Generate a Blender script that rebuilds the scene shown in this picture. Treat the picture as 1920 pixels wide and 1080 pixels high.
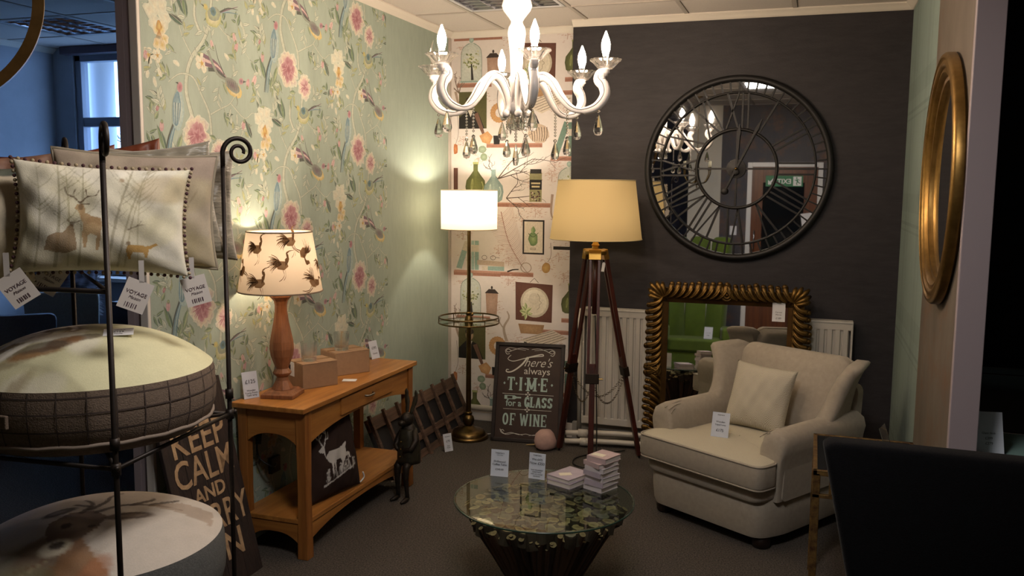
import bpy, bmesh, math, random
import numpy as np
from mathutils import Vector, Matrix, Euler
R = math.radians
PI = math.pi
random.seed(7)
for o in list(bpy.data.objects): bpy.data.objects.remove(o)
SC = bpy.context.scene
COL = SC.collection

# ------------------------------------------------------------------ camera, world, light, exposure
def make_camera():
    yaw, pit, rol = R(18.9), R(6.56), R(0.5)
    fw = Vector((-math.sin(yaw)*math.cos(pit), math.cos(yaw)*math.cos(pit), -math.sin(pit)))
    rt = Vector((math.cos(yaw), math.sin(yaw), 0)); up = rt.cross(fw)
    r2 = rt*math.cos(rol)+up*math.sin(rol); u2 = up*math.cos(rol)-rt*math.sin(rol)
    cd = bpy.data.cameras.new('camera'); cd.sensor_width = 36; cd.lens = 31; cd.clip_start = 0.02
    co = bpy.data.objects.new('camera', cd); COL.objects.link(co)
    m = Matrix((r2, u2, -fw)).transposed().to_4x4(); m.translation = (0, 0, 1.7)
    co.matrix_world = m
    SC.camera = co
make_camera()
w = bpy.data.worlds.new('dusk_sky'); SC.world = w; w.use_nodes = True
w.node_tree.nodes['Background'].inputs[0].default_value = (0.36, 0.58, 1.0, 1)
w.node_tree.nodes['Background'].inputs[1].default_value = 6.0
SC.view_settings.view_transform = 'Standard'; SC.view_settings.look = 'None'
SC.view_settings.gamma = 1; SC.view_settings.use_curve_mapping = False
SC.view_settings.exposure = 0.0
WARM = (1.0, 0.80, 0.62)
def lamp(name, kind, loc, power, color=WARM, size=.03, rot=None, sy=None, spot=None, parent=None):
    l = bpy.data.lights.new(name, kind); l.energy = power; l.color = color
    if kind == 'AREA':
        l.size = size
        if sy: l.shape = 'RECTANGLE'; l.size_y = sy
    else: l.shadow_soft_size = size
    if kind == 'SPOT': l.spot_size = R(spot); l.spot_blend = .6
    o = bpy.data.objects.new(name, l); COL.objects.link(o); o.location = loc
    if rot: o.rotation_euler = rot
    if parent: o.parent = parent
    return o
# the only lights: daylight through the far window (world), the chandelier bulbs the three shaded lamps
# and one ceiling light on the viewer's side that the clock mirror shows
CEIL = 2.775
CHAND_ES, STRIP_W, LAMP_W, DRUM_W, TRIPOD_W = 520.0, 34.0, 7.0, 16.0, 6.0

# ------------------------------------------------------------------ helpers
def lin(c):
    if isinstance(c, str):
        c = tuple(int(c[i:i+2], 16)/255 for i in (0, 2, 4))
    return tuple((x/12.92 if x <= .04045 else ((x+.055)/1.055)**2.4) for x in c)
MATS = {}
def M(name, col='808080', rough=.6, metal=0., var=0., vs=12., bump=0., bs=60., spec=.5, stretch=None, col2=None,
      emit=None, es=0., sheen=0., alpha=None, vc=False, det=4.):
    if name in MATS: return MATS[name]
    m = bpy.data.materials.new(name); m.use_nodes = True; MATS[name] = m
    nt = m.node_tree; N = nt.nodes; L = nt.links; b = N['Principled BSDF']
    c = lin(col); b.inputs['Base Color'].default_value = (*c, 1)
    b.inputs['Roughness'].default_value = rough; b.inputs['Metallic'].default_value = metal
    b.inputs['Specular IOR Level'].default_value = spec
    if sheen: b.inputs['Sheen Weight'].default_value = sheen
    tc = N.new('ShaderNodeTexCoord'); mp = N.new('ShaderNodeMapping'); L.new(tc.outputs['Object'], mp.inputs[0])
    if stretch: mp.inputs['Scale'].default_value = stretch
    src = None
    if vc:
        a = N.new('ShaderNodeAttribute'); a.attribute_name = 'Col'; src = a.outputs['Color']
        L.new(src, b.inputs['Base Color'])
    if var:
        n = N.new('ShaderNodeTexNoise'); n.inputs['Scale'].default_value = vs; n.inputs['Detail'].default_value = det
        n.inputs['Roughness'].default_value = .65
        L.new(mp.outputs[0], n.inputs['Vector'])
        if vc:
            mr = N.new('ShaderNodeMapRange'); mr.inputs['From Min'].default_value = .3; mr.inputs['From Max'].default_value = .7
            mr.inputs['To Min'].default_value = 1-var; mr.inputs['To Max'].default_value = 1+var
            L.new(n.outputs['Fac'], mr.inputs['Value'])
            mx = N.new('ShaderNodeVectorMath'); mx.operation = 'SCALE'
            L.new(src, mx.inputs[0]); L.new(mr.outputs[0], mx.inputs['Scale']); L.new(mx.outputs[0], b.inputs['Base Color'])
        else:
            cr = N.new('ShaderNodeValToRGB'); cr.color_ramp.elements[0].position = .32; cr.color_ramp.elements[1].position = .7
            d = lin(col2) if col2 else tuple(min(1, x*(1+var)) for x in c)
            cc = c if col2 else tuple(x*(1-var) for x in c)
            cr.color_ramp.elements[0].color = (*cc, 1); cr.color_ramp.elements[1].color = (*d, 1)
            L.new(n.outputs['Fac'], cr.inputs[0]); L.new(cr.outputs[0], b.inputs['Base Color'])
    if bump:
        n2 = N.new('ShaderNodeTexNoise'); n2.inputs['Scale'].default_value = bs; n2.inputs['Detail'].default_value = 3
        L.new(mp.outputs[0], n2.inputs['Vector'])
        bp = N.new('ShaderNodeBump'); bp.inputs['Strength'].default_value = bump; bp.inputs['Distance'].default_value = .01
        L.new(n2.outputs['Fac'], bp.inputs['Height']); L.new(bp.outputs[0], b.inputs['Normal'])
    if emit:
        b.inputs['Emission Color'].default_value = (*lin(emit), 1); b.inputs['Emission Strength'].default_value = es
    return m
def glass(name, tint='FFFFFF', rough=.0, ior=1.5, clear=.5):
    """real refracting glass blended with straight-through transmission so that shadows stay light"""
    if name in MATS: return MATS[name]
    m = bpy.data.materials.new(name); m.use_nodes = True; MATS[name] = m
    nt = m.node_tree; N = nt.nodes; L = nt.links
    for n in list(N):
        if n.type != 'OUTPUT_MATERIAL': N.remove(n)
    out = [n for n in N][0]
    g = N.new('ShaderNodeBsdfGlass'); g.inputs['Color'].default_value = (*lin(tint), 1); g.inputs['IOR'].default_value = ior; g.inputs['Roughness'].default_value = rough
    t = N.new('ShaderNodeBsdfTransparent'); t.inputs[0].default_value = (*lin(tint), 1)
    mx = N.new('ShaderNodeMixShader'); mx.inputs[0].default_value = clear
    L.new(g.outputs[0], mx.inputs[1]); L.new(t.outputs[0], mx.inputs[2]); L.new(mx.outputs[0], out.inputs[0])
    return m
def pane(name, tint='FFFFFF', ior=1.5, boost=1.0):
    """thin sheet glass: fresnel mirror over clear transmission"""
    if name in MATS: return MATS[name]
    m = bpy.data.materials.new(name); m.use_nodes = True; MATS[name] = m
    nt = m.node_tree; N = nt.nodes; L = nt.links
    for n in list(N):
        if n.type != 'OUTPUT_MATERIAL': N.remove(n)
    out = [n for n in N][0]
    g = N.new('ShaderNodeBsdfGlossy'); g.inputs['Roughness'].default_value = .0; g.inputs[0].default_value = (.95, .97, .96, 1)
    t = N.new('ShaderNodeBsdfTransparent'); t.inputs[0].default_value = (*lin(tint), 1)
    fr = N.new('ShaderNodeFresnel'); fr.inputs[0].default_value = ior
    mu = N.new('ShaderNodeMath'); mu.operation = 'MULTIPLY'; mu.use_clamp = True; mu.inputs[1].default_value = boost
    ge = N.new('ShaderNodeNewGeometry'); iv = N.new('ShaderNodeMath'); iv.operation = 'SUBTRACT'; iv.inputs[0].default_value = 1; L.new(ge.outputs['Backfacing'], iv.inputs[1])
    m2 = N.new('ShaderNodeMath'); m2.operation = 'MULTIPLY'; L.new(fr.outputs[0], m2.inputs[0]); L.new(iv.outputs[0], m2.inputs[1])
    L.new(m2.outputs[0], mu.inputs[0])
    mx = N.new('ShaderNodeMixShader'); L.new(mu.outputs[0], mx.inputs[0])
    L.new(t.outputs[0], mx.inputs[1]); L.new(g.outputs[0], mx.inputs[2]); L.new(mx.outputs[0], out.inputs[0])
    return m
def cloth_shade(name, col, trans=.45, vc=False, var=.06):
    """lamp shade fabric: diffuse + translucent"""
    if name in MATS: return MATS[name]
    m = bpy.data.materials.new(name); m.use_nodes = True; MATS[name] = m
    nt = m.node_tree; N = nt.nodes; L = nt.links
    for n in list(N):
        if n.type != 'OUTPUT_MATERIAL': N.remove(n)
    out = [n for n in N][0]
    d = N.new('ShaderNodeBsdfDiffuse'); t = N.new('ShaderNodeBsdfTranslucent'); mx = N.new('ShaderNodeMixShader'); mx.inputs[0].default_value = trans
    for q in (d, t): q.inputs[0].default_value = (*lin(col), 1)
    if vc:
        a = N.new('ShaderNodeAttribute'); a.attribute_name = 'Col'
        for q in (d, t): L.new(a.outputs['Color'], q.inputs[0])
    L.new(d.outputs[0], mx.inputs[1]); L.new(t.outputs[0], mx.inputs[2]); L.new(mx.outputs[0], out.inputs[0])
    return m
def wood(name, c1, c2, rough=.45, axis='x', scale=1., bump=.08):
    if name in MATS: return MATS[name]
    st = {'x': (.6, 9, 9), 'y': (9, .6, 9), 'z': (9, 9, .6)}[axis]
    st = tuple(s*scale for s in st)
    return M(name, c1, rough, var=.3, vs=3., bump=bump, bs=9., stretch=st, col2=c2, det=6.)

class MB:
    """collects geometry, builds one mesh object"""
    def __init__(s): s.v = []; s.f = []; s.c = []
    def add(s, vs, fs, col=None):
        n = len(s.v); s.v += [tuple(x) for x in vs]; s.f += [tuple(i+n for i in f) for f in fs]
        if col is not None: s.c += ([tuple(col)]*len(vs) if not hasattr(col[0], '__len__') else [tuple(q) for q in col])
        return s
    def box(s, x0, x1, y0, y1, z0, z1, mat=None, col=None):
        vs = [Vector((x, y, z)) for x in (x0, x1) for y in (y0, y1) for z in (z0, z1)]
        if mat is not None: vs = [mat @ v for v in vs]
        return s.add(vs, [(0, 1, 3, 2), (4, 6, 7, 5), (0, 4, 5, 1), (2, 3, 7, 6), (0, 2, 6, 4), (1, 5, 7, 3)], col)
    def prism(s, poly, d0, d1, plane='xz', mat=None, col=None):
        """poly of 2D points in the given plane, extruded d0..d1 along the third axis"""
        def mk(a, b, d):
            p = {'xz': (a, d, b), 'xy': (a, b, d), 'yz': (d, a, b)}[plane]
            p = Vector(p); return mat @ p if mat is not None else p
        n = len(poly)
        vs = [mk(a, b, d0) for a, b in poly]+[mk(a, b, d1) for a, b in poly]
        fs = [tuple(range(n)), tuple(range(2*n-1, n-1, -1))]+[(i, i+n, (i+1) % n+n, (i+1) % n) for i in range(n)]
        return s.add(vs, fs, col)
    def loft(s, rings, closed=True, caps=True, col=None):
        n = len(rings[0]); vs = [p for r in rings for p in r]; fs = []
        for k in range(len(rings)-1):
            for i in range(n if closed else n-1):
                j = (i+1) % n
                fs.append((k*n+i, k*n+j, (k+1)*n+j, (k+1)*n+i))
        if caps and closed:
            fs.append(tuple(range(n-1, -1, -1))); fs.append(tuple((len(rings)-1)*n+i for i in range(n)))
        return s.add(vs, fs, col)
    def lathe(s, prof, c=(0, 0, 0), n=32, mat=None, col=None, caps=True, sq=None, wave=None):
        """prof: list of (r, z)"""
        rings = []
        for r, z in prof:
            ring = []
            for i in range(n):
                a = 2*PI*i/n
                rr = r*(wave(a, z) if wave else 1)
                p = Vector((c[0]+rr*math.cos(a), c[1]+rr*math.sin(a), c[2]+z))
                ring.append(mat @ p if mat is not None else p)
            rings.append(ring)
        return s.loft(rings, True, caps, col)
    def tube(s, path, rad, n=8, closed=False, mat=None, col=None, flat=1., upv=None):
        P = [Vector(p) for p in path]; m = len(P)
        rads = rad if hasattr(rad, '__len__') else [rad]*m
        rings = []; prev = None
        for i, p in enumerate(P):
            a = P[(i-1) % m] if (closed or i > 0) else p; b = P[(i+1) % m] if (closed or i < m-1) else p
            t = (b-a).normalized()
            if upv is not None: u = Vector(upv)
            elif prev is None: u = Vector((0, 0, 1)) if abs(t.z) < .9 else Vector((1, 0, 0))
            else: u = prev
            x = u-t*u.dot(t)
            if x.length < 1e-5: x = Vector((1, 0, 0))-t*t.x
            x.normalize(); prev = x; y = t.cross(x)
            ring = [p+x*(rads[i]*math.cos(2*PI*k/n))+y*(rads[i]*flat*math.sin(2*PI*k/n)) for k in range(n)]
            rings.append([mat @ q for q in ring] if mat is not None else ring)
        if closed: rings.append(rings[0])
        return s.loft(rings, True, not closed, col)
    def cyl(s, p0, p1, r0, r1=None, n=12, mat=None, col=None):
        return s.tube([p0, p1], [r0, r0 if r1 is None else r1], n, mat=mat, col=col)
    def ball(s, c, r, n=12, m=8, sc=(1, 1, 1), mat=None, col=None):
        return s.lathe([(max(1e-4, r*math.sin(PI*k/m))*1, -r*math.cos(PI*k/m)*sc[2]) for k in range(m+1)], c, n, mat, col) if sc[0] == sc[1] == 1 else s._ball(c, r, n, m, sc, mat, col)
    def _ball(s, c, r, n, m, sc, mat, col):
        rings = []
        for k in range(m+1):
            ring = []
            for i in range(n):
                a = 2*PI*i/n; q = max(1e-3, math.sin(PI*k/m))
                p = Vector((c[0]+r*sc[0]*q*math.cos(a), c[1]+r*sc[1]*q*math.sin(a), c[2]-r*sc[2]*math.cos(PI*k/m)))
                ring.append(mat @ p if mat is not None else p)
            rings.append(ring)
        return s.loft(rings, True, True, col)
    def grid(s, fn, nu, nv, colfn=None, closed_u=False):
        vs = []; cs = []
        for j in range(nv+1):
            for i in range(nu+(0 if closed_u else 1)):
                u = i/nu; v = j/nv; vs.append(fn(u, v))
                if colfn: cs.append(colfn(u, v))
        w_ = nu if closed_u else nu+1; fs = []
        for j in range(nv):
            for i in range(nu):
                i2 = (i+1) % w_ if closed_u else i+1
                fs.append((j*w_+i, j*w_+i2, (j+1)*w_+i2, (j+1)*w_+i))
        return s.add(vs, fs, cs if colfn else None)
    def build(s, name, mat=None, parent=None, smooth=False, bevel=0, seg=2, sub=0, angle=None, solid=0):
        me = bpy.data.meshes.new(name); me.from_pydata(s.v, [], s.f)
        if s.c and len(s.c) == len(s.v):
            at = me.color_attributes.new('Col', 'FLOAT_COLOR', 'POINT')
            at.data.foreach_set('color', np.array([(*c[:3], 1.) for c in s.c], dtype=np.float32).ravel())
        bm = bmesh.new(); bm.from_mesh(me); bmesh.ops.recalc_face_normals(bm, faces=bm.faces); bm.to_mesh(me); bm.free()
        if smooth:
            me.polygons.foreach_set('use_smooth', [True]*len(me.polygons))
            if angle:
                me.set_sharp_from_angle(angle=R(angle))
        if mat is not None: me.materials.append(mat if not isinstance(mat, str) else MATS[mat])
        o = bpy.data.objects.new(name, me); COL.objects.link(o)
        if parent is not None: o.parent = parent
        if solid:
            q = o.modifiers.new('solid', 'SOLIDIFY'); q.thickness = solid; q.offset = -1
        if bevel:
            q = o.modifiers.new('bevel', 'BEVEL'); q.width = bevel; q.segments = seg; q.limit_method = 'ANGLE'; q.angle_limit = R(40)
        if sub:
            q = o.modifiers.new('sub', 'SUBSURF'); q.levels = sub; q.render_levels = sub
        return o
def tag(o, label=None, cat=None, group=None, kind=None):
    if label: o['label'] = label
    if cat: o['category'] = cat
    if group: o['group'] = group
    if kind: o['kind'] = kind
    return o
def thing(name, label, cat, loc=(0, 0, 0), rz=0., group=None, kind=None):
    o = bpy.data.objects.new(name, None); o.empty_display_size = .05; COL.objects.link(o)
    o.location = loc; o.rotation_euler = (0, 0, R(rz))
    return tag(o, label, cat, group, kind)
def dup(root, loc=None, rz=None, label=None, group=None):
    r = root.copy(); COL.objects.link(r)
    if loc is not None: r.location = loc
    if rz is not None: r.rotation_euler = (0, 0, R(rz))
    if label: r['label'] = label
    if group: r['group'] = group
    for ch in list(root.children):
        c = ch.copy(); COL.objects.link(c); c.parent = r
        for g in list(ch.children):
            d = g.copy(); COL.objects.link(d); d.parent = c
    return r
def TRS(loc=(0, 0, 0), rot=(0, 0, 0), sc=(1, 1, 1)):
    return Matrix.LocRotScale(Vector(loc), Euler([R(a) for a in rot]), Vector(sc))
def catmull(P, n=8, closed=False):
    P = [Vector(p) for p in P]; out = []; m = len(P)
    for i in range(m if closed else m-1):
        if closed: a, b, c, d = P[(i-1) % m], P[i], P[(i+1) % m], P[(i+2) % m]
        else: a, b, c, d = P[max(i-1, 0)], P[i], P[i+1], P[min(i+2, m-1)]
        for k in range(n):
            t = k/n; out.append(.5*((2*b)+(c-a)*t+(2*a-5*b+4*c-d)*t*t+(3*b-a-3*c+d)*t**3))
    if not closed: out.append(P[-1])
    return out
TXT = []
def txt(s, size, mat, parent, mw, align='CENTER', shear=0., ext=.0004, name='lettering', sx=1., off=0., space=1.):
    cu = bpy.data.curves.new(name, 'FONT'); cu.body = s; cu.size = size; cu.align_x = align; cu.shear = shear; cu.extrude = ext
    cu.offset = off; cu.space_character = space; cu.resolution_u = 3; cu.align_y = 'CENTER'
    o = bpy.data.objects.new(name+'_curve', cu); COL.objects.link(o)
    TXT.append((o, name, mat, parent, mw @ Matrix.Diagonal((sx, 1, 1, 1))))
def flush_text():
    """turn the queued font curves into meshes"""
    bpy.context.view_layer.update(); dg = bpy.context.evaluated_depsgraph_get()
    for o, name, mat, parent, mw in TXT:
        me = bpy.data.meshes.new_from_object(o.evaluated_get(dg)); me.name = name
        me.transform(mw); me.materials.clear(); me.materials.append(mat)
        q = bpy.data.objects.new(name, me); COL.objects.link(q); q.parent = parent
        cu = o.data; bpy.data.objects.remove(o); bpy.data.curves.remove(cu)
    TXT.clear()
def UPR(x=0, y=0, z=0, tilt=0., rz=0.):
    """frame of an upright face looking along -Y: local x right, local y up"""
    return TRS((x, y, z), (0, 0, rz)) @ Matrix.Rotation(R(90-tilt), 4, 'X')

class Deco:
    """flat print: layered coloured polygons in a (u, v) plane, each a hair above the one before"""
    def __init__(s, mapf, step=1.2e-5, base=.0003): s.mb = MB(); s.map = mapf; s.step = step; s.k = 0; s.base = base; s.lay = []; s.bb = []
    def depth(s, pts):
        """height of the next polygon: one step above whatever it overlaps (the same order repeats in every motif)"""
        if s.k >= len(s.lay):
            a = min(p[0] for p in pts); b = max(p[0] for p in pts); c = min(p[1] for p in pts); d = max(p[1] for p in pts); L_ = 0
            for (q, l_) in s.bb:
                if l_ >= L_ and q[0] < b and q[1] > a and q[2] < d and q[3] > c: L_ = l_+1
            s.bb.append(((a, b, c, d), L_)); s.lay.append(L_)
        L_ = s.lay[s.k]; s.k += 1
        return s.base+s.step*L_
    def poly(s, pts, col, center=None, cc=None):
        d = s.depth(pts)
        if center is not None:
            vs = [s.map(*center, d)]+[s.map(a, b, d) for a, b in pts]; n = len(pts)
            cl = [cc or col]+([col]*n)
            s.mb.add(vs, [(0, i+1, (i+1) % n+1) for i in range(n)], cl)
        else:
            n = len(pts); cl = col if hasattr(col[0], '__len__') else [col]*n
            s.mb.add([s.map(a, b, d) for a, b in pts], [tuple(range(n))], cl)
    def blob(s, x, y, rx, ry, ang=0, c1=(1, 1, 1), c2=None, n=14, wob=.0, lob=5, seed=0):
        ca, sa = math.cos(ang), math.sin(ang); rnd = random.Random(seed+int(x*1e4)); ph = rnd.random()*6
        pts = []
        for i in range(n):
            a = 2*PI*i/n; q = 1+wob*math.sin(lob*a+ph)+wob*.5*rnd.uniform(-1, 1)
            px, py = rx*q*math.cos(a), ry*q*math.sin(a); pts.append((x+px*ca-py*sa, y+px*sa+py*ca))
        s.poly(pts, c1, (x, y), c2 or c1)
    def leaf(s, x, y, ln, wd, ang, c1, c2=None, bend=.0):
        c2 = c2 or c1; ca, sa = math.cos(ang), math.sin(ang)
        T = [0, .2, .45, .7, 1]; Wd = [0, .8, 1, .7, 0]
        def pt(t, q): 
            px, py = ln*t, q+bend*ln*t*t; return (x+px*ca-py*sa, y+px*sa+py*ca)
        mid = [pt(t, 0) for t in T]
        s.poly(mid+[pt(t, wd/2*w_) for t, w_ in list(zip(T, Wd))[::-1][1:-1]], c1)
        s.poly(mid+[pt(t, -wd/2*w_) for t, w_ in list(zip(T, Wd))[::-1][1:-1]], c2)
    def stroke(s, pts, w0, w1=None, col=(0, 0, 0), smooth=4, col2=None):
        w1 = w0 if w1 is None else w1
        P = catmull([(a, b, 0) for a, b in pts], smooth) if smooth and len(pts) > 2 else [Vector((a, b, 0)) for a, b in pts]
        d = s.depth([(p.x-w0, p.y-w0) for p in P]+[(p.x+w0, p.y+w0) for p in P]); vs = []; cl = []; n = len(P)
        for i, p in enumerate(P):
            t = (P[min(i+1, n-1)]-P[max(i-1, 0)]); t = t.normalized() if t.length > 1e-9 else Vector((1, 0, 0))
            q = Vector((-t.y, t.x, 0))*((w0+(w1-w0)*i/max(1, n-1))/2)
            vs += [s.map(p.x+q.x, p.y+q.y, d), s.map(p.x-q.x, p.y-q.y, d)]; cl += [col, col2 or col]
        s.mb.add(vs, [(2*i, 2*i+1, 2*i+3, 2*i+2) for i in range(n-1)], cl)
    def rect(s, x0, x1, y0, y1, col): s.poly([(x0, y0), (x1, y0), (x1, y1), (x0, y1)], col)
    def build(s, name, mat, parent): return s.mb.build(name, mat, parent)
# ------------------------------------------------------------------ the setting
XL, XR, YD, YP, YF, YE = -2.5, .483, 5.70, 5.90, -.60, 2.84
FX, FY = -5.9, -2.6            # far left wall, far front wall
m_carpet = M('carpet', '302C2A', .95, var=.35, vs=130, bump=.6, bs=200, spec=.1, col2='68625B')
m_ceil = M('ceiling_tile_board', 'CFC6BE', .9, var=.05, vs=90, bump=.15, bs=160)
m_tbar = M('ceiling_grid_metal', 'B5ACA3', .5)
m_cove = M('cove_paint', 'D8D0C4', .5)
m_green = M('sage_wallpaper', '99A79B', .72, var=.06, vs=24, bump=.1, bs=220, stretch=(1, 1, .35))
m_panel = M('panel_paper', 'DAD2CE', .75, var=.03, vs=30)
m_dark = M('charcoal_wallpaper', '1D1A1E', .6, var=.35, vs=16, bump=.2, bs=180, stretch=(.5, .5, 2.2), col2='2C282C')
m_white = M('white_paint', 'D6D0C8', .45)
m_endp = M('mauve_end_board', '9B8F93', .5)
m_blue = M('pale_blue_paint', 'A9AEB6', .8, var=.08, vs=3)
m_black = M('black_sparkle_paper', '141113', .5, var=.3, vs=60)
m_cream = M('cream_paint', 'CFC9B8', .7)
m_navy = M('navy_paper', '2B3040', .7, var=.3, vs=5)

def rust_paper(name, c1, c2, c3):
    m = M(name, c1, .55, var=.3, vs=4, col2=c2, stretch=(1, 1, .45), det=8)
    nt = m.node_tree; N = nt.nodes; L = nt.links; b = N['Principled BSDF']
    old = b.inputs['Base Color'].links[0].from_socket
    tc = N.new('ShaderNodeTexCoord'); n = N.new('ShaderNodeTexNoise'); n.inputs['Scale'].default_value = 3.2; n.inputs['Detail'].default_value = 9
    n.inputs['Roughness'].default_value = .72; L.new(tc.outputs['Object'], n.inputs['Vector'])
    r = N.new('ShaderNodeValToRGB'); r.color_ramp.elements[0].position = .5; r.color_ramp.elements[1].position = .68
    L.new(n.outputs['Fac'], r.inputs[0])
    mx = N.new('ShaderNodeMix'); mx.data_type = 'RGBA'; L.new(r.outputs[0], mx.inputs[0]); L.new(old, mx.inputs[6]); mx.inputs[7].default_value = (*lin(c3), 1)
    L.new(mx.outputs[2], b.inputs['Base Color'])
    return m
m_rust = rust_paper('rust_wallpaper', '5A5047', '6F665B', '6A4C36')
m_rustdark = rust_paper('oxidised_wallpaper', '34343E', '4A4648', '6A4A34')
def tartan(name):
    """sage tartan paper: faint darker crossing bands"""
    m = M(name, '7E8E87', .7, var=.06, vs=30, stretch=(1, 1, .4))
    nt = m.node_tree; N = nt.nodes; L = nt.links; b = N['Principled BSDF']
    old = b.inputs['Base Color'].links[0].from_socket
    tc = N.new('ShaderNodeTexCoord'); sp = N.new('ShaderNodeSeparateXYZ'); L.new(tc.outputs['Object'], sp.inputs[0])
    acc = None
    for ax, per, shift in (('Y', .62, .12), ('Z', .62, .2)):
        for wd, st, off in ((.10, .16, 0), (.018, .3, .075), (.012, .25, .11)):
            a = N.new('ShaderNodeMath'); a.operation = 'ADD'; a.inputs[1].default_value = shift+off+10; L.new(sp.outputs[ax], a.inputs[0])
            mo = N.new('ShaderNodeMath'); mo.operation = 'MODULO'; mo.inputs[1].default_value = per; L.new(a.outputs[0], mo.inputs[0])
            lt = N.new('ShaderNodeMath'); lt.operation = 'LESS_THAN'; lt.inputs[1].default_value = wd; L.new(mo.outputs[0], lt.inputs[0])
            mu = N.new('ShaderNodeMath'); mu.operation = 'MULTIPLY'; mu.inputs[1].default_value = st; L.new(lt.outputs[0], mu.inputs[0])
            if acc is None: acc = mu.outputs[0]
            else:
                ad = N.new('ShaderNodeMath'); ad.operation = 'ADD'; L.new(acc, ad.inputs[0]); L.new(mu.outputs[0], ad.inputs[1]); acc = ad.outputs[0]
    mx = N.new('ShaderNodeMix'); mx.data_type = 'RGBA'; L.new(acc, mx.inputs[0]); L.new(old, mx.inputs[6]); mx.inputs[7].default_value = (*lin('4E5F58'), 1)
    L.new(mx.outputs[2], b.inputs['Base Color'])
    return m
m_tartan = tartan('tartan_wallpaper')

def struct(name, mb, mat, **k): return tag(mb.build(name, mat, **k), kind='structure')
struct('floor', MB().box(FX-.1, 2.3, FY-.1, YP+.1, -.05, 0), m_carpet)
wl = struct('wall_left', MB().box(XL-.105, XL, YE, YP, 0, CEIL), m_green)
MB().box(XL-.07, XL, YE-.012, YE, 0, CEIL).build('end_board', m_endp, wl)
MB().box(XL-.105, XL-.07, YE-.013, YE, 0, CEIL).build('end_board', m_endp, wl)
MB().box(XL-.035, XL+.004, YE-.022, YE-.004, 0, CEIL).build('corner_bead', m_white, wl, bevel=.004)
wp = struct('wall_back_recess', MB().box(XL-.1, -1.46, YP, YP+.1, 0, CEIL), m_panel)
wd = struct('wall_back', MB().box(-1.545, 2.3, YD, YD+.25, 0, CEIL), m_dark)
wr = struct('wall_right', MB().box(XR, XR+.08, 4.45, YD, 0, CEIL), m_tartan)
MB().box(XR, XR+.08, 3.405, 4.45, 0, CEIL).build('rust_paper_board', m_rust, wr)
MB().box(XR-.004, XR+.088, 3.37, 3.405, 0, CEIL).build('end_board', m_endp, wr, bevel=.003)
wx = struct('wall_far_right', MB().box(2.2, 2.3, FY, YD, 0, CEIL), m_black)
# far part of the shop to the left, seen past the papered partition
struct('wall_far_left', MB().box(FX-.1, FX, FY, YD+.1, 0, CEIL), m_blue)
WX0, WX1, WZ0, WZ1 = -5.70, -4.1, .95, 2.715
fb = MB().box(FX, WX0, YD, YD+.12, 0, CEIL).box(WX1, XL-.1, YD, YD+.12, 0, CEIL).box(WX0, WX1, YD, YD+.12, 0, WZ0).box(WX0, WX1, YD, YD+.12, WZ1, CEIL)
struct('wall_far_back', fb, m_blue)
win = thing('window_1', None, None, (0, 0, 0), kind='structure')
m_upvc = M('window_plastic', '8E93A0', .4)
fr = MB().box(WX0, WX0+.06, YD+.02, YD+.10, WZ0, WZ1).box(WX1-.06, WX1, YD+.02, YD+.10, WZ0, WZ1).box(WX0, WX1, YD+.02, YD+.10, WZ1-.05, WZ1).box(WX0, WX1, YD+.02, YD+.10, WZ0, WZ0+.06)
fr.build('window_frame', m_upvc, win, bevel=.005)
MB().box(WX0+.05, WX1-.05, YD+.03, YD+.09, 2.15, 2.225).build('transom_bar', m_upvc, win, bevel=.005)
MB().box(-4.95, -4.88, YD+.03, YD+.09, WZ0, WZ1).build('mullion', m_upvc, win, bevel=.005)
for x0, x1 in ((WX0+.06, -4.95), (-4.88, WX1-.06)):
    for z0, z1 in ((WZ0+.06, 2.15), (2.225, WZ1-.05)):
        MB().box(x0, x1, YD+.055, YD+.061, z0, z1).build('pane', pane('window_glass', 'F4F8FC'), win)
MB().box(WX0-.06, WX1+.06, YD-.07, YD-.005, WZ1, WZ1+.058).build('blind_box', M('blind_headrail', '5A4C58', .6), win, bevel=.004)
MB().box(WX0-.05, WX1+.05, YD-.16, YD+.02, WZ0-.03, WZ0).build('window_sill', m_white, win, bevel=.004)
# outside: a pale drainpipe column, bare trees, bank
ob = MB()
ob.grid(lambda u, v: Vector((-22+30*u, 8+24*v, -3+5.2*(v**.8)+.4*math.sin(9*u)*v)), 24, 16)
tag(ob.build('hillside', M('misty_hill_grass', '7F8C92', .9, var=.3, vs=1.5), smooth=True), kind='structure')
tag(MB().cyl((-5.85, 6.15, -3), (-5.85, 6.15, 4.2), .11, n=16).build('column', M('outside_column_paint', 'C9CCD0', .6), smooth=True),
    'pale round column standing outside the window', 'column')
def bare_tree(x, y, z, h, seed, label):
    t = thing('bare_tree', label, 'tree', (x, y, z), group='bare trees outside the window')
    rnd = random.Random(seed); mt = M('winter_bark', '5F6670', .9)
    tr = MB(); br = MB()
    tr.tube([(0, 0, 0), (.05*h, 0, h*.3), (0, .02*h, h*.55)], [.03*h, .022*h, .012*h], 7)
    def rec(p, d, ln, r, k):
        q = p+d*ln; br.tube([p, (p+q)/2+Vector((rnd.uniform(-.1, .1)*ln, 0, .05*ln)), q], [r, r*.8, r*.55], 4)
        if k == 0: return
        for _ in range(3):
            d2 = (d+Vector((rnd.uniform(-.8, .8), rnd.uniform(-.8, .8), rnd.uniform(-.15, .6)))).normalized()
            rec(q, d2, ln*rnd.uniform(.6, .8), r*.55, k-1)
    for a in range(5):
        d = Vector((math.cos(a*1.26), math.sin(a*1.26), rnd.uniform(.7, 1.3))).normalized()
        rec(Vector((0, .01*h, h*rnd.uniform(.3, .54))), d, h*.2, .011*h, 4)
    tr.build('trunk', mt, t, smooth=True); br.build('branches', mt, t)
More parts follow.
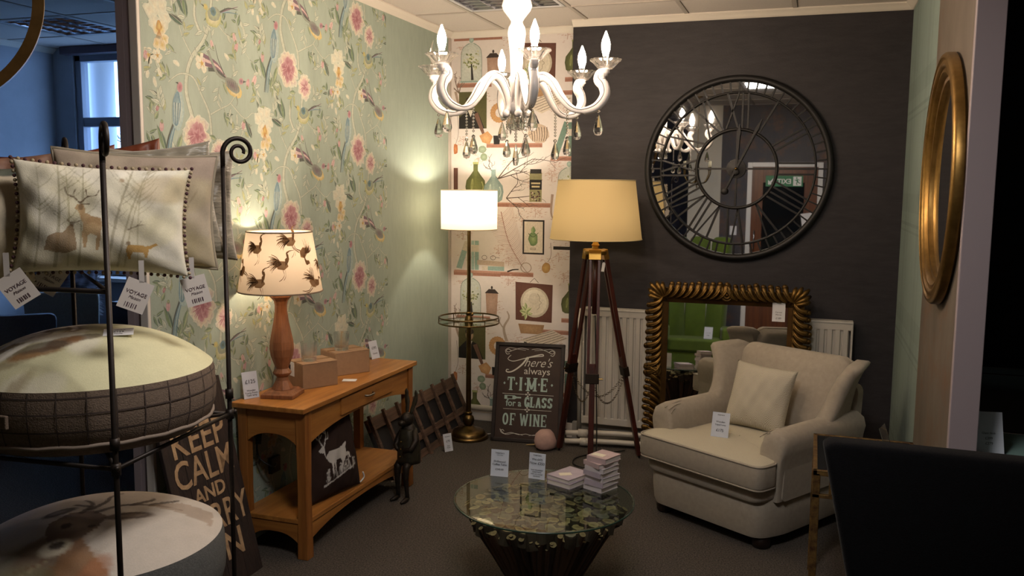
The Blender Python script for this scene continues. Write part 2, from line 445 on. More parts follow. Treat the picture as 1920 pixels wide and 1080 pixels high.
bare_tree(-9.8, 13.0, -.9, 4.4, 1, 'bare winter tree on the bank nearest the window')
bare_tree(-13.2, 18.5, .5, 4.2, 2, 'bare winter tree further up the bank')
# front of the shop, seen only in the mirrors
struct('wall_front', MB().box(-1.2, 2.3, YF-.1, YF, 0, CEIL), m_rustdark)
struct('wall_front_return', MB().box(-1.62, -1.2, YF-.14, YF+.02, 0, CEIL), m_cream)
struct('wall_front_far', MB().box(FX, -1.6, FY-.1, FY, 0, CEIL), m_navy)
struct('wall_front_side', MB().box(-1.62, -1.54, FY, YF-.14, 0, CEIL), m_navy)
# coving
cv = lambda: [(0, 0), (0, .042), (.045, .042), (.045, .034), (.03, .022), (.014, .006), (.006, 0)]
def cove(name, mb): struct(name, mb, m_cove)
zc = CEIL-.042
cove('trim_1', MB().prism([(YD-a, zc+b) for a, b in cv()], -1.545, XR, 'yz'))
cove('trim_2', MB().prism([(YP-a, zc+b) for a, b in cv()], XL, -1.545, 'yz'))
cove('trim_3', MB().prism([(XL+a, zc+b) for a, b in cv()], YE, YP, 'xz'))
cove('trim_4', MB().prism([(XR-a, zc+b) for a, b in cv()], 3.37, YD, 'xz'))
cove('trim_5', MB().prism([(FX+a, zc+b) for a, b in cv()], FY, YD, 'xz'))
struct('baseboard_back', MB().box(-1.545, XR, YD-.018, YD, 0, .10), m_white, bevel=.004)
struct('baseboard_recess', MB().box(XL, -1.545, YP-.02, YP, 0, .06), m_white, bevel=.004)
struct('baseboard_left', MB().box(XL, XL+.015, YE, YP, 0, .09), m_green, bevel=.003)
struct('baseboard_right', MB().box(XR-.015, XR, 3.41, YD, 0, .09), m_tartan, bevel=.003)
# suspended ceiling: grid bars and single tiles
ce = struct('ceiling', MB().box(FX-.1, 2.3, FY-.1, YP+.1, CEIL+.10, CEIL+.14), m_ceil)
PX, PY, OX, OY = .64, .64, -2.09, 5.25
ix0, ix1 = math.floor((FX-OX)/PX), math.ceil((2.2-OX)/PX)
iy0, iy1 = math.floor((FY-OY)/PY), math.ceil((YP-OY)/PY)
LIGHTS = {(0, -1), (2, -1), (-5, -1), (0, -4), (2, -4), (2, -6), (0, -7), (-2, -6), (-5, -5), (5, -3)}
tile0 = MB().box(.012, PX-.012, .012, PY-.012, 0, .014).build('ceiling_tile', m_ceil, ce, bevel=.004, seg=1)
first = True
for i in range(ix0, ix1):
    for j in range(iy0, iy1):
        if (i, j) in LIGHTS: continue
        if first: t_ = tile0; first = False
        else: t_ = tile0.copy(); COL.objects.link(t_)
        t_.location = (OX+i*PX, OY+j*PY, CEIL+.001)
for i in range(ix0, ix1+1):
    x = OX+i*PX; MB().box(x-.012, x+.012, FY, YP, CEIL-.004, CEIL+.02).build('grid_bar', m_tbar, ce)
for j in range(iy0, iy1+1):
    y = OY+j*PY; MB().box(FX, 2.2, y-.012, y+.012, CEIL-.0035, CEIL+.02).build('grid_bar', m_tbar, ce)
# recessed louvre lights
m_alu = M('louvre_aluminium', 'C9CCD2', .12, 1.0)
m_tray = M('light_tray_paint', 'CFCFD2', .35)
m_tube = M('fluorescent_tube', 'D8D8DC', .4)   # switched off in the photograph
def louvre():
    t = thing('ceiling_light', '', 'ceiling light', (0, 0, CEIL))
    a, b = .02, PX-.02
    MB().box(a, b, a, a+.02, -.004, .09).box(a, b, b-.02, b, -.004, .09).box(a, a+.02, a, b, -.004, .09).box(b-.02, b, a, b, -.004, .09).box(a, b, a, b, .088, .095).build('tray', m_tray, t)
    n = 4; s = (b-a-.04)/n
    for k in range(n+1):
        x = a+.02+k*s
        MB().prism([(x-.010, .05), (x+.010, .05), (x+.002, .0), (x-.002, .0)], a+.02, b-.02, 'xz').build('louvre_blade', m_alu, t)
    m = 7; s2 = (b-a-.04)/m
    for k in range(m+1):
        y = a+.02+k*s2
        MB().prism([(y-.008, .05), (y+.008, .05), (y+.002, .001), (y-.002, .001)], a+.02, b-.02, 'yz').build('louvre_blade', m_alu, t)
    for k in range(n):
        x = a+.02+(k+.5)*s; MB().cyl((x, a+.03, .07), (x, b-.03, .07), .013, n=10).build('tube', m_tube, t, smooth=True)
    return t
lv = louvre(); k = 0
LB = {(0, -1): 'square louvred ceiling light over the standing drum lamp', (2, -1): 'square louvred ceiling light near the big wall clock',
      (-5, -1): 'square louvred ceiling light beside the far window',
      (0, -4): 'square louvred ceiling light between the chandelier and the shop door', (2, -4): 'square louvred ceiling light above the black dining chair', (0, -7): 'square louvred ceiling light over the green velvet chair', (2, -6): 'lit square louvred ceiling light seen in the clock mirror',
      (-2, -6): 'square louvred ceiling light behind the gold hoop pendant', (5, -3): 'square louvred ceiling light above the pale green glass desk', (-5, -5): 'square louvred ceiling light over the navy papered area'}
for (i, j) in sorted(LIGHTS):
    o = lv if k == 0 else dup(lv); k += 1
    o.location = (OX+i*PX, OY+j*PY, CEIL)
    o['label'] = LB[(i, j)]; o['group'] = 'louvred ceiling lights'
    if (i, j) == (2, -6):      # the one burning on the viewer's side: the clock glass shows it, and it lights the cushions and end boards from the front
        for c_ in o.children:
            if c_.name.startswith('tube'): c_.material_slots[0].link = 'OBJECT'; c_.material_slots[0].material = M('fluorescent_tube_lit', 'F4F4FF', .4, emit='FFF2E6', es=4.)
        lamp('ceiling_light_viewer_side_offscreen', 'AREA', (OX+(i+.5)*PX, OY+(j+.5)*PY, CEIL-.012), STRIP_W, (1, .93, .88), .5, sy=.5)
# ------------------------------------------------------------------ printed papers (flat prints)
m_print = M('wallpaper_inks', vc=True, rough=.75, var=.14, vs=70)
C = {k: lin(v) for k, v in dict(pink='B08C90', deep='925F69', rose='C0A8A4', cream='C9C5B0', white='BDC3B4', yel='BFAB6C', org='A98350', gr='6F8464', dg='51665A',
     lg='98A482', pale='ABB5A4', br='B7BBAC', brd='848D82', blue='66828F', lb='93A8A8', plum='74606C', dk='525852', lime='A3A676').items()}
def floral():
    Y0, Y1 = YE+.012, 4.912
    D = Deco(lambda u, v, d: (XL+d, min(max(u, Y0), Y1), min(max(v, .09), CEIL-.045)), 8e-6)
    def petals(x, y, r, n, c1, c2, seed, sq=1., wob=.12):
        rnd = random.Random(seed)
        for i in range(n):
            a = 2*PI*i/n+rnd.uniform(-.2, .2); q = r*rnd.uniform(.45, .6)
            D.blob(x+q*math.cos(a), y+q*math.sin(a)*sq, r*.48, r*.4, a, c1, c2, 12, wob, 4, seed+i)
    def peony(x, y, r, c1, c2, c3, seed):
        petals(x, y, r*1.12, 9, C['white'], c1, seed+3, 1.2, .2); petals(x, y, r, 8, C['cream'], c1, seed, 1.15, .18); petals(x, y, r*.72, 7, c1, c2, seed+9, 1.15)
        petals(x, y, r*.42, 5, c1, c3, seed+5); D.blob(x, y, r*.16, r*.2, 0, c3, c2, 8, .2, 3)
        rnd = random.Random(seed)
        for i in range(9):
            a = rnd.uniform(0, 6.28); D.stroke([(x+r*.3*math.cos(a), y+r*.3*math.sin(a)), (x+r*.85*math.cos(a+.15), y+r*.95*math.sin(a+.15))], .004, .001, c3, 0)
    def simple(x, y, r, seed, n=5):
        petals(x, y, r, n, C['cream'], C['white'], seed); 
        for i in range(n):
            a = 2*PI*i/n+.5; D.stroke([(x, y), (x+r*.5*math.cos(a), y+r*.5*math.sin(a))], .005, .001, C['org'], 0)
        D.blob(x, y, r*.22, r*.22, 0, C['yel'], C['org'], 8, .2, 3)
    def lf(x, y, a, ln=.06, wd=.022, kind=0):
        c = [('gr', 'dg'), ('lg', 'gr'), ('pale', 'white'), ('dg', 'dk'), ('lime', 'lg')][kind]
        D.leaf(x, y, ln*1.06, wd*1.25, a, C['brd'], C['brd'], .1); D.leaf(x, y, ln, wd, a, C[c[0]], C[c[1]], .1)
        D.stroke([(x, y), (x+ln*.9*math.cos(a), y+ln*.9*math.sin(a))], .0022, .001, C['pale'] if kind in (0, 3) else C['brd'], 0)
    def sprig(x, y, a, seed, n=4, kinds=(0, 1, 2)):
        rnd = random.Random(seed); L_ = .05*n/3
        D.stroke([(x, y), (x+L_*math.cos(a), y+L_*math.sin(a))], .004, .002, C['brd'], 0)
        for i in range(n):
            t = (i+.6)/n; px, py = x+L_*t*math.cos(a), y+L_*t*math.sin(a)
            lf(px, py, a+(1 if i % 2 else -1)*rnd.uniform(.5, 1.0), rnd.uniform(.035, .06), rnd.uniform(.012, .02), rnd.choice(kinds))
    def bud(x, y, a, c='pink', r=.016):
        D.blob(x, y, r*1.5, r*.8, a, C[c], C['rose'], 9, .05, 3); D.blob(x-r*1.1*math.cos(a), y-r*1.1*math.sin(a), r*.6, r*.5, a, C['gr'], C['lg'], 7)
        D.stroke([(x-r*math.cos(a), y-r*math.sin(a)), (x+r*1.3*math.cos(a), y+r*1.3*math.sin(a))], .002, .001, C['deep'], 0)
    def motif(x, y):
        # branches (a pale tree climbing through the repeat)
        B = lambda pts, w0, w1: (D.stroke([(x+a, y+b) for a, b in pts], w0*1.35, w1*1.5, C['brd']), D.stroke([(x+a-.001, y+b) for a, b in pts], w0, w1, C['br'], col2=C['pale']))
        B([(.21, -.40), (.18, -.33), (.155, -.25), (.165, -.17), (.20, -.10), (.27, -.03), (.31, .04), (.33, .12), (.35, .30)], .020, .013)
        B([(.31, -.42), (.30, -.33), (.25, -.25), (.20, -.185), (.12, -.18), (.05, -.22)], .013, .004)
        B([(.31, -.33), (.38, -.30), (.45, -.27), (.50, -.21)], .007, .004)
        B([(.33, .10), (.42, .03), (.52, .0), (.60, -.06)], .006, .002)
        B([(.20, -.10), (.14, -.02), (.12, .06), (.15, .12)], .006, .003)
        B([(.23, -.42), (.235, -.55), (.22, -.66), (.26, -.73)], .013, .014)
        B([(.45, -.27), (.55, -.33), (.62, -.30), (.68, -.36)], .006, .002)
        for i, (a, b, t, n) in enumerate([(.06, -.21, 2.6, 4), (.02, -.35, 1.9, 5), (.0, -.28, 3.6, 4), (.14, -.03, 1.0, 3), (.11, .05, 2.4, 3), (.24, -.24, 1.2, 3), (.40, -.30, -1.0, 4),
             (.52, 0, .9, 4), (.60, -.06, -.3, 3), (.55, -.33, -1.6, 4), (.64, -.30, .8, 4), (.28, -.53, -2.4, 4), (.16, -.55, 2.6, 4), (.44, -.40, .6, 4), (.33, .2, .4, 4), (.10, -.10, 3.0, 3),
             (.42, .04, 1.8, 3), (.58, .14, 1.1, 4), (.60, .20, 2.2, 4), (.50, -.09, 2.2, 3), (.05, -.55, 1.2, 4), (.48, -.55, 1.0, 3)]):
            sprig(x+a, y+b, t, i*3, n, ((0, 1, 2), (2, 2, 4), (0, 3, 1), (2, 1, 4))[i % 4])
        r2 = random.Random(31)
        for i in range(30):
            a, b = r2.uniform(-.02, .68), r2.uniform(-.58, .15)
            sprig(x+a, y+b, r2.uniform(0, 6.28), 100+i, r2.choice((2, 3, 3, 4)), r2.choice(((2, 2, 1), (2, 4, 2), (0, 2, 1), (2, 2, 2))))
        for a, b, t, l_, k_ in ((.16, .06, 2.0, .13, 3), (.15, .02, 2.75, .10, 3), (.17, .05, 1.7, .11, 0), (.02, -.50, 1.9, .11, 0), (.08, -.52, 1.1, .1, 1), (.60, -.42, 2.0, .10, 3), (.36, -.62, 3.6, .09, 0), (.12, -.43, 4.2, .09, 1)):
            lf(x+a, y+b, t, l_, l_*.26, k_)
        # iris
        petals(x, y+.035, .075, 6, C['white'], C['cream'], 3, 1.1, .16); petals(x+.01, y-.05, .052, 5, C['cream'], C['yel'], 4, 1.3, .14)
        D.blob(x+.005, y-.01, .016, .024, 0, C['org'], C['yel'], 9, .2)
        for a in range(7): D.stroke([(x+.005, y-.02), (x-.03+.011*a, y-.085)], .003, .001, C['org'], 0)
        peony(x+.215, y-.43, .078, C['pink'], C['deep'], C['deep'], 11); peony(x+.36, y-.50, .055, C['rose'], C['pink'], C['deep'], 23)
        simple(x+.26, y-.12, .042, 5); simple(x-.06, y-.13, .034, 6); simple(x-.01, y-.125, .030, 7)
        for i, (a, b) in enumerate(((-.07, -.20), (-.03, -.23), (.0, -.19), (.43, -.07), (.10, -.14))): D.blob(x+a, y+b, .011, .022, .3*i, C['white'], C['cream'], 8, .1)
        bud(x+.50, y-.02, 1.2); bud(x+.49, y+.02, 2.0, 'rose'); bud(x+.58, y-.17, 1.3); bud(x+.63, y-.15, 1.0, 'rose', .019); bud(x+.54, y-.36, 4.4); bud(x+.0, y-.40, 4.6); bud(x-.02, y-.33, 4.2, 'deep', .01)
        bud(x+.62, y-.5, 1.2); bud(x+.33, y-.03, 2, 'rose', .013)
        # blue long tailed bird
        for k_ in range(4): D.stroke([(x+.085-.004*k_, y-.38), (x+.055-.008*k_, y-.46), (x+.035-.009*k_, y-.56)], .009, .004, C[('blue', 'lb', 'blue', 'dk')[k_]])
        D.blob(x+.10, y-.33, .036, .085, -.12, C['lb'], C['white'], 16, .03); D.blob(x+.092, y-.325, .024, .072, -.12, C['blue'], C['lb'], 14, .05)
        for k_ in range(5): D.stroke([(x+.078+.008*k_, y-.30), (x+.075+.006*k_, y-.385)], .003, .001, C['dk'] if k_ % 2 else C['white'], 0)
        D.blob(x+.115, y-.235, .017, .022, -.3, C['pink'], C['deep'], 10); D.poly([(x+.107, y-.225), (x+.088, y-.218), (x+.105, y-.215)], C['dk'])
        # plum crested bird, tail sweeping up and left
        for k_, (a, b) in enumerate(((.27, -.085), (.265, -.105), (.28, -.12), (.30, -.14), (.30, -.06))): D.stroke([(x+.43, y-.17), (x+.36, y-.11-.01*k_), (x+a, y+b)], .008, .018, C[('plum', 'rose', 'plum', 'dk', 'brd')[k_]])
        D.stroke([(x+.41, y-.15), (x+.37, y-.09), (x+.35, y-.03)], .006, .002, C['dk'])
        D.blob(x+.475, y-.205, .062, .034, -.35, C['yel'], C['cream'], 14, .04); D.blob(x+.465, y-.19, .056, .028, -.38, C['brd'], C['plum'], 14, .05)
        D.blob(x+.53, y-.165, .018, .015, .4, C['pink'], C['plum'], 9); D.poly([(x+.545, y-.16), (x+.57, y-.162), (x+.543, y-.172)], C['dk'])
        for k_ in range(6): D.stroke([(x+.43+.014*k_, y-.175), (x+.44+.014*k_, y-.215)], .0025, .001, C['dk'], 0)
        D.stroke([(x+.49, y-.235), (x+.50, y-.26), (x+.49, y-.28)], .008, .003, C['brd'])
        # little yellow bird, cup shaped, blue tail to the right
        for k_ in range(4): D.stroke([(x+.39, y+.115), (x+.45, y+.125+.006*k_), (x+.52, y+.13+.016*k_-.03*(k_ == 3))], .008, .002, C[('blue', 'lb', 'plum', 'dk')[k_]])
        D.blob(x+.345, y+.085, .055, .042, .2, C['lime'], C['cream'], 14, .04); D.blob(x+.35, y+.10, .045, .03, .25, C['brd'], C['lg'], 12, .05); D.blob(x+.345, y+.11, .02, .02, 0, C['blue'], C['dg'], 8)
        D.blob(x+.295, y+.12, .016, .014, 0, C['lime'], C['yel'], 8); D.poly([(x+.283, y+.125), (x+.262, y+.128), (x+.283, y+.117)], C['dk'])
    for c in range(-1, 4):
        for r in range(-1, 5):
            D.k = 0
            motif(2.94+.70*c, 2.33-.73*r-.365*(c % 2)*1.0+(.365 if False else 0))
    return D.build('wallpaper_print', m_print, wl)
floral()

def bookshelf_print():
    X0 = -2.487
    def mp(px, py, d): return (min(max(-2.48+(px-849)*.003886, XL+.03), -1.46), YP-d, min(max(2.76-(py-62)*.00383, .07), CEIL-.045))
    D = Deco(mp, 1.2e-5)
    H = lambda s: lin(s)
    wd_, wd2 = H('9E7160'), H('86594A')
    def shelf(x0, x1, y):
        D.rect(x0, x1, y, y+8, wd_); D.rect(x0, x1, y, y+1.8, H('B58A78')); D.stroke([(x0, y+5), ((x0+x1)/2, y+4.4), (x1, y+5.4)], .7, .5, wd2)
    def toile(x, y, s, seed):
        rnd = random.Random(seed); c = (H('BFA193'), H('CBB2A6'), H('B4958A'))
        for i in range(44):
            a = rnd.gauss(0, s*.55); b = rnd.gauss(0, s*.4); t = rnd.uniform(-.5, 1.2); l_ = rnd.uniform(2, 6)
            D.stroke([(x+a, y+b), (x+a+l_*.5, y+b-l_*.4*t), (x+a+l_, y+b-l_*t*.2)], rnd.uniform(.5, 1.6), .3, rnd.choice(c), 3)
        D.stroke([(x, y+s*.6), (x+1, y), (x-1, y-s*.5)], 1.2, .5, c[2])
    def demijohn(x, y, r, c1, c2, c3):
        P = [(0, -2.15), (.22, -2.15), (.22, -1.4), (.5, -1.0), (.9, -.5), (1, .1), (.86, .85), (.55, 1.05)]
        pts = [(x+a*r, y+b*r) for a, b in P]+[(x-a*r, y+b*r) for a, b in P[::-1]]
        D.poly(pts, c1, (x, y+.1*r), c2)
        D.blob(x-.35*r, y-.1*r, .12*r, .6*r, .1, c3, c2, 8); D.stroke([(x+.6*r, y-.4*r), (x+.75*r, y+.1*r), (x+.6*r, y+.6*r)], .1*r, .05*r, c3)
        D.rect(x-.27*r, x+.27*r, y-2.2*r, y-2.0*r, c3)
    def cloche(x, y):
        P = [(0, -36), (8, -34), (16, -26), (20, -12), (20, 34)]
        pts = [(x+a, y+b) for a, b in P]+[(x-a, y+b) for a, b in P[::-1]]
        D.poly(pts, H('BFC6BE'), (x, y), H('D6D8CF')); D.blob(x, y-40, 4.5, 5, 0, H('8FA79F'), H('B4C6BE'), 10)
        rnd = random.Random(int(x+y))
        D.stroke([(x+2, y+32), (x+1, y+14), (x, y)], 5, 2, H('2E2A26'))
        for i in range(46):
            a, b = rnd.gauss(0, 7), rnd.gauss(0, 8); D.blob(x+a, y-2+b, 2.2, 1.6, rnd.random()*3, rnd.choice((H('8E9668'), H('B4B78E'), H('727C52'), H('C5C6A6'))), None, 6)
        for sgn in (-1, 1): D.stroke([(x+sgn*4, y-34), (x+sgn*16, y-26), (x+sgn*20, y-10), (x+sgn*20, y+34)], 1.2, 1.0, H('7F8C84'))
        D.rect(x-22, x+22, y+33, y+36, H('93A79D'))
    def twig(x, y, a, ln, k, w_, rnd, c):
        x2, y2 = x+ln*math.cos(a), y-ln*math.sin(a); D.stroke([(x, y), ((x+x2)/2+rnd.uniform(-2, 2), (y+y2)/2+rnd.uniform(-2, 2)), (x2, y2)], w_, w_*.6, c, 3)
        if k:
            for t in (.45, .75, 1):
                if rnd.random() < .85: twig(x+(x2-x)*t, y+(y2-y)*t, a+rnd.choice((-1, 1))*rnd.uniform(.35, .8), ln*rnd.uniform(.4, .6), k-1, w_*.65, rnd, c)
    def medallion(x, y):
        D.stroke([(x-8, y-36), (x, y-44), (x+8, y-36)], 1, 1, H('4B3A34'), 0)
        D.poly([(x-36, y-36), (x+35, y-33), (x+34, y+37), (x-35, y+35)], H('5E3B31'), (x, y), H('6E483B'))
        D.blob(x+1, y+1, 27, 28, 0, H('BFB6A2'), H('D3CBB8'), 26); D.blob(x+1, y+1, 23, 24, 0, H('D8D1BF'), H('CBC2AF'), 24)
        D.stroke([(x+6, y-16), (x+11, y-8), (x+10, y-3), (x+14, y+1), (x+10, y+5), (x+10, y+10), (x+5, y+15)], 1.1, .9, H('9A917F')); D.blob(x, y-6, 10, 11, .2, H('C6BDAA'), H('D0C8B6'), 12)
        for i in range(11):
            a = i*.57; D.leaf(x-15, y+22-4*(i % 3), 13, 6, a, H('8B9A66'), H('C3C99A'))
    def pages(x0, y0, x1, y1, s, c, n):
        D.poly([(x0, y0), (x1, y0-s), (x1+8, y1-s), (x0+8, y1)], c)
        for i in range(n):
            t = (i+.5)/n; D.stroke([(x0+3+8*t, y0+(y1-y0)*t), (x1-2+8*t, y0-s+(y1-y0)*t)], .8, .8, H('7C6F66'), 0)
    def motif(o):
        rnd = random.Random(4)
        for i, (x, y) in enumerate(((870, 90), (960, 80), (1065, 70), (1050, 200), (870, 255), (958, 300), (1040, 320), (865, 385), (920, 400), (1060, 400), (1010, 385), (1055, 465), (870, 430), (985, 400), (955, 205), (1030, 480), (960, 475), (1070, 260), (905, 180), (935, 130), (1000, 330), (880, 470), (940, 455), (1045, 300), (1075, 440), (900, 290), (980, 195))): toile(x, y+o, 16, i)
        shelf(852, 945, 66+o); shelf(858, 925, 150+o); shelf(1062, 1086, 145+o); shelf(995, 1086, 168+o); shelf(916, 1022, 260+o); shelf(1038, 1086, 284+o); shelf(925, 1040, 368+o); shelf(853, 1008, 496+o)
        # antlers and twigs
        for a in (1.2, 1.9, 2.5): twig(862, 168+o, a, 26, 2, 2.2, rnd, H('7B685C'))
        D.stroke([(855, 165+o), (862, 190+o), (872, 205+o)], 5, 3, H('A38F80')); D.stroke([(958, 195+o), (952, 170+o), (962, 150+o), (958, 138+o)], 6, 2, H('A9998A')); D.stroke([(953, 172+o), (944, 160+o), (946, 150+o)], 3, 1, H('A9998A'))
        cloche(886, 113+o); medallion(1010, 118+o); demijohn(1078, 118+o, 17, H('4E5330'), H('767A48'), H('949A62'))
        # jar with a dark lid
        D.poly([(916, 106+o), (940, 106+o), (938, 146+o), (918, 146+o)], H('A58573'), (928, 126+o), H('B79A88')); D.poly([(914, 106+o), (942, 106+o), (934, 98+o), (922, 98+o)], H('3B302C')); D.blob(928, 95+o, 2, 3, 0, H('3B302C'))
        # basket planter, sheet music
        D.poly([(980, 160+o), (1030, 160+o), (1026, 178+o), (985, 178+o)], H('9C7A58'), (1005, 168+o), H('B08E68'))
        D.poly([(985, 190+o), (1045, 168+o), (1075, 182+o), (1020, 208+o)], H('CFC3B2'))
        for i in range(6): D.stroke([(990+5.5*i, 190+o+3*i-1), (1046+5.2*i, 170+o+2.4*i)], .9, .9, H('6B5E55'), 0)
        # portrait
        D.rect(862, 916, 166+o, 233+o, H('54522F')); D.poly([(862, 233+o), (862, 214+o), (880, 196+o), (900, 204+o), (912, 233+o)], H('1E1A18')); D.blob(884, 188+o, 8, 10, 0, H('A98D72'), H('C2A68C'), 12); D.blob(884, 181+o, 9, 6, 0, H('33281E'), None, 10); D.poly([(879, 199+o), (890, 199+o), (885, 212+o)], H('CFC8BA'))
        D.stroke([(895, 205+o), (905, 230+o), (910, 243+o)], 9, 5, H('6E5043'))
        # straw ring, cone, candlestick, shell, feather quill
        for i in range(20):
            a = i*PI/10; D.blob(940+12*math.cos(a), 205+o+13*math.sin(a), 5.5, 5, a, H('B3875A'), H('C79E6E'), 7)
        D.poly([(902, 246+o), (918, 238+o), (928, 248+o), (922, 262+o), (908, 258+o)], H('B98A5C'), (915, 250+o), H('CFA577')); D.poly([(929, 246+o), (943, 246+o), (941, 262+o), (930, 262+o)], H('1C1919')); D.blob(962, 226+o, 2.5, 20, 0, H('4A4540'), H('6C6660'), 8); D.blob(1004, 215+o, 7, 25, -.5, H('221F20'), H('3A3636'), 12)
        D.blob(1015, 243+o, 20, 17, .3, H('BBA793'), H('CBB9A7'), 16, .05, 9)
        for i in range(7): D.stroke([(1000+5*i, 232+o), (1003+4.6*i, 246+o), (1004+4*i, 257+o)], 1.4, 1, H('5E5048'), 3)
        D.blob(908, 271+o, 8, 7, 0, H('7F8F79'), H('9DAB94'), 10, .04); D.blob(911, 285+o, 7, 7, 0, H('78886F'), H('97A68C'), 10, .04)
        D.stroke([(858, 200+o), (861, 240+o), (855, 262+o)], .7, .7, H('6B5A50')); D.blob(855, 270+o, 5, 10, 0, H('A4613A'), H('BF8256'), 9, .08)
        D.poly([(1042, 280+o), (1062, 222+o), (1072, 226+o), (1052, 284+o)], H('6A8478')); D.rect(1070, 1080, 224+o, 284+o, H('647C70')); D.rect(1070, 1080, 236+o, 248+o, H('C7BDAE')); D.rect(1080, 1086, 228+o, 284+o, H('7A9286'))
        # bottles, canister, twigs across
        D.rect(850, 860, 305+o, 356+o, H('5A3A30'))
        for a, l_ in ((.5, 75), (.85, 62), (.25, 58), (2.2, 30)): twig(938, 325+o, a, l_, 2, 2.0, rnd, H('4E423B'))
        for a, l_ in ((.1, 48), (-.7, 30), (.9, 34)): twig(955, 360+o, a, l_, 2, 1.8, rnd, H('4E423B'))
        D.stroke([(1042, 352+o), (1040, 385+o), (1046, 400+o)], 5, 2, H('A58F80'))
        demijohn(895, 338+o, 20, H('4C522C'), H('7A7E46'), H('A2A66C')); demijohn(930, 347+o, 19.5, H('79908E'), H('A4B6B2'), H('BFCCC6'))
        D.rect(999, 1022, 313+o, 366+o, H('8F8B66')); D.rect(1000, 1021, 307+o, 315+o, H('24201F')); D.rect(999, 1022, 326+o, 344+o, H('1D1A19')); D.rect(1002, 1019, 331+o, 334+o, H('C5B891')); D.rect(1003, 1018, 337+o, 340+o, H('C5B891'))
        for i in range(26): D.blob(1002+rnd.random()*17, 347+o+rnd.random()*17, 1.8, 1.4, rnd.random()*3, rnd.choice((H('5B3A36'), H('C9B8A6'), H('3B2B2A'))), None, 6)
        cloche(1072, 338+o)
        # feather plume
        D.stroke([(945, 385+o), (960, 440+o), (985, 482+o), (1000, 500+o)], 1.5, .8, H('8C6457'))
        for i in range(34):
            t = i/33; x_ = 945+40*t**1.2; y_ = 392+90*t+o; l_ = 34*(1-.55*t); c = (H('B8978B'), H('C7AB9F'), H('A98578'))[i % 3]
            D.stroke([(x_, y_), (x_+l_*.45, y_-l_*.5), (x_+l_*.6, y_-l_*1.0)], .7, .3, c, 3); D.stroke([(x_, y_), (x_-l_*.5, y_-l_*.05), (x_-l_*1.0, y_+l_*.05)], .9, .4, c, 3)
        # framed bug
        D.rect(987, 1028, 399+o, 462+o, H('231E1D')); D.rect(990, 1025, 402+o, 459+o, H('CFC6B6')); D.blob(1007, 434+o, 9, 13, 0, H('5E7A4E'), H('93A774'), 12, .06); D.leaf(1007, 424+o, 14, 9, -PI/2, H('6E8A5A'), H('8DA272')); D.stroke([(998, 424+o), (1007, 430+o), (1017, 422+o)], 1.6, 1, H('4F6442')); D.rect(1002, 1012, 450+o, 454+o, H('8A8070')); D.rect(1003, 1011, 451+o, 453+o, H('CFC6B6'))
        D.rect(1045, 1076, 446+o, 452+o, H('231E1D')); D.stroke([(1040, 440+o), (1041, 462+o), (1036, 474+o)], .8, .8, H('6B5A50')); D.blob(1032, 486+o, 8, 10, .2, H('A9814C'), H('C7A468'), 12, .06, 6)
        # books, spectacles, pen, lens
        D.poly([(857, 492+o), (874, 441+o), (884, 443+o), (868, 494+o)], H('8FA9A2')); D.poly([(869, 458+o), (874, 441+o), (884, 443+o), (879, 461+o)], H('C9BDAE')); D.rect(887, 893, 440+o, 495+o, H('9DB4AC')); D.rect(894, 902, 440+o, 495+o, H('8AA69E')); D.rect(887, 902, 448+o, 461+o, H('CFC4B6'))
        D.poly([(899, 476+o), (952, 478+o), (952, 487+o), (899, 485+o)], H('BBA897')); D.poly([(908, 487+o), (952, 487+o), (952, 495+o), (908, 495+o)], H('8FA9A2')); D.rect(908, 920, 487+o, 495+o, H('CFC4B6'))
        for cx_ in (913, 930):
            for i in range(12):
                a = i*PI/6; D.stroke([(cx_+5*math.cos(a), 471+o+4*math.sin(a)), (cx_+5*math.cos(a+.6), 471+o+4*math.sin(a+.6))], .8, .8, H('5A4C46'), 0)
        D.stroke([(935, 470+o), (943, 471+o)], .8, .8, H('5A4C46'), 0); D.stroke([(958, 496+o), (969, 492+o), (980, 491+o)], 3, 2, H('26211F'))
        for i in range(16):
            a = i*PI/8; D.stroke([(994+10*math.cos(a), 487+o+9*math.sin(a)), (994+10*math.cos(a+.45), 487+o+9*math.sin(a+.45))], 1.4, 1.4, H('9A8A7C'), 0)
    for r in (0, 1):
        D.k = 0; motif(432*r)
    return D.build('bookshelf_print', m_print, wp)
bookshelf_print()
MB().box(XL+.0, XL+.012, YP-.03, YP, .06, CEIL-.04).build('corner_batten', M('pale_batten', 'B9B0A8', .6), wp)
# ------------------------------------------------------------------ shared materials
oak_y = wood('oak_long', '8E5A2A', 'B8803F', .4, 'y')
oak_z = wood('oak_upright', '7E4C22', 'A66E35', .4, 'z')
oak_x = wood('oak_cross', '845226', 'AD7639', .4, 'x')
m_ink = M('print_ink', '1E1E22', .7)
m_card = M('white_card', 'E2E2E4', .6)
m_acr = pane('acrylic', 'FAFCFF', 1.45)
m_kraft = M('kraft_board', '94765A', .8, var=.08, vs=40, bump=.05, bs=90)
m_cable = M('black_cable', '121212', .5)
m_glassclear = glass('tumbler_glass', 'FDFEFF', 0, 1.45, .55)

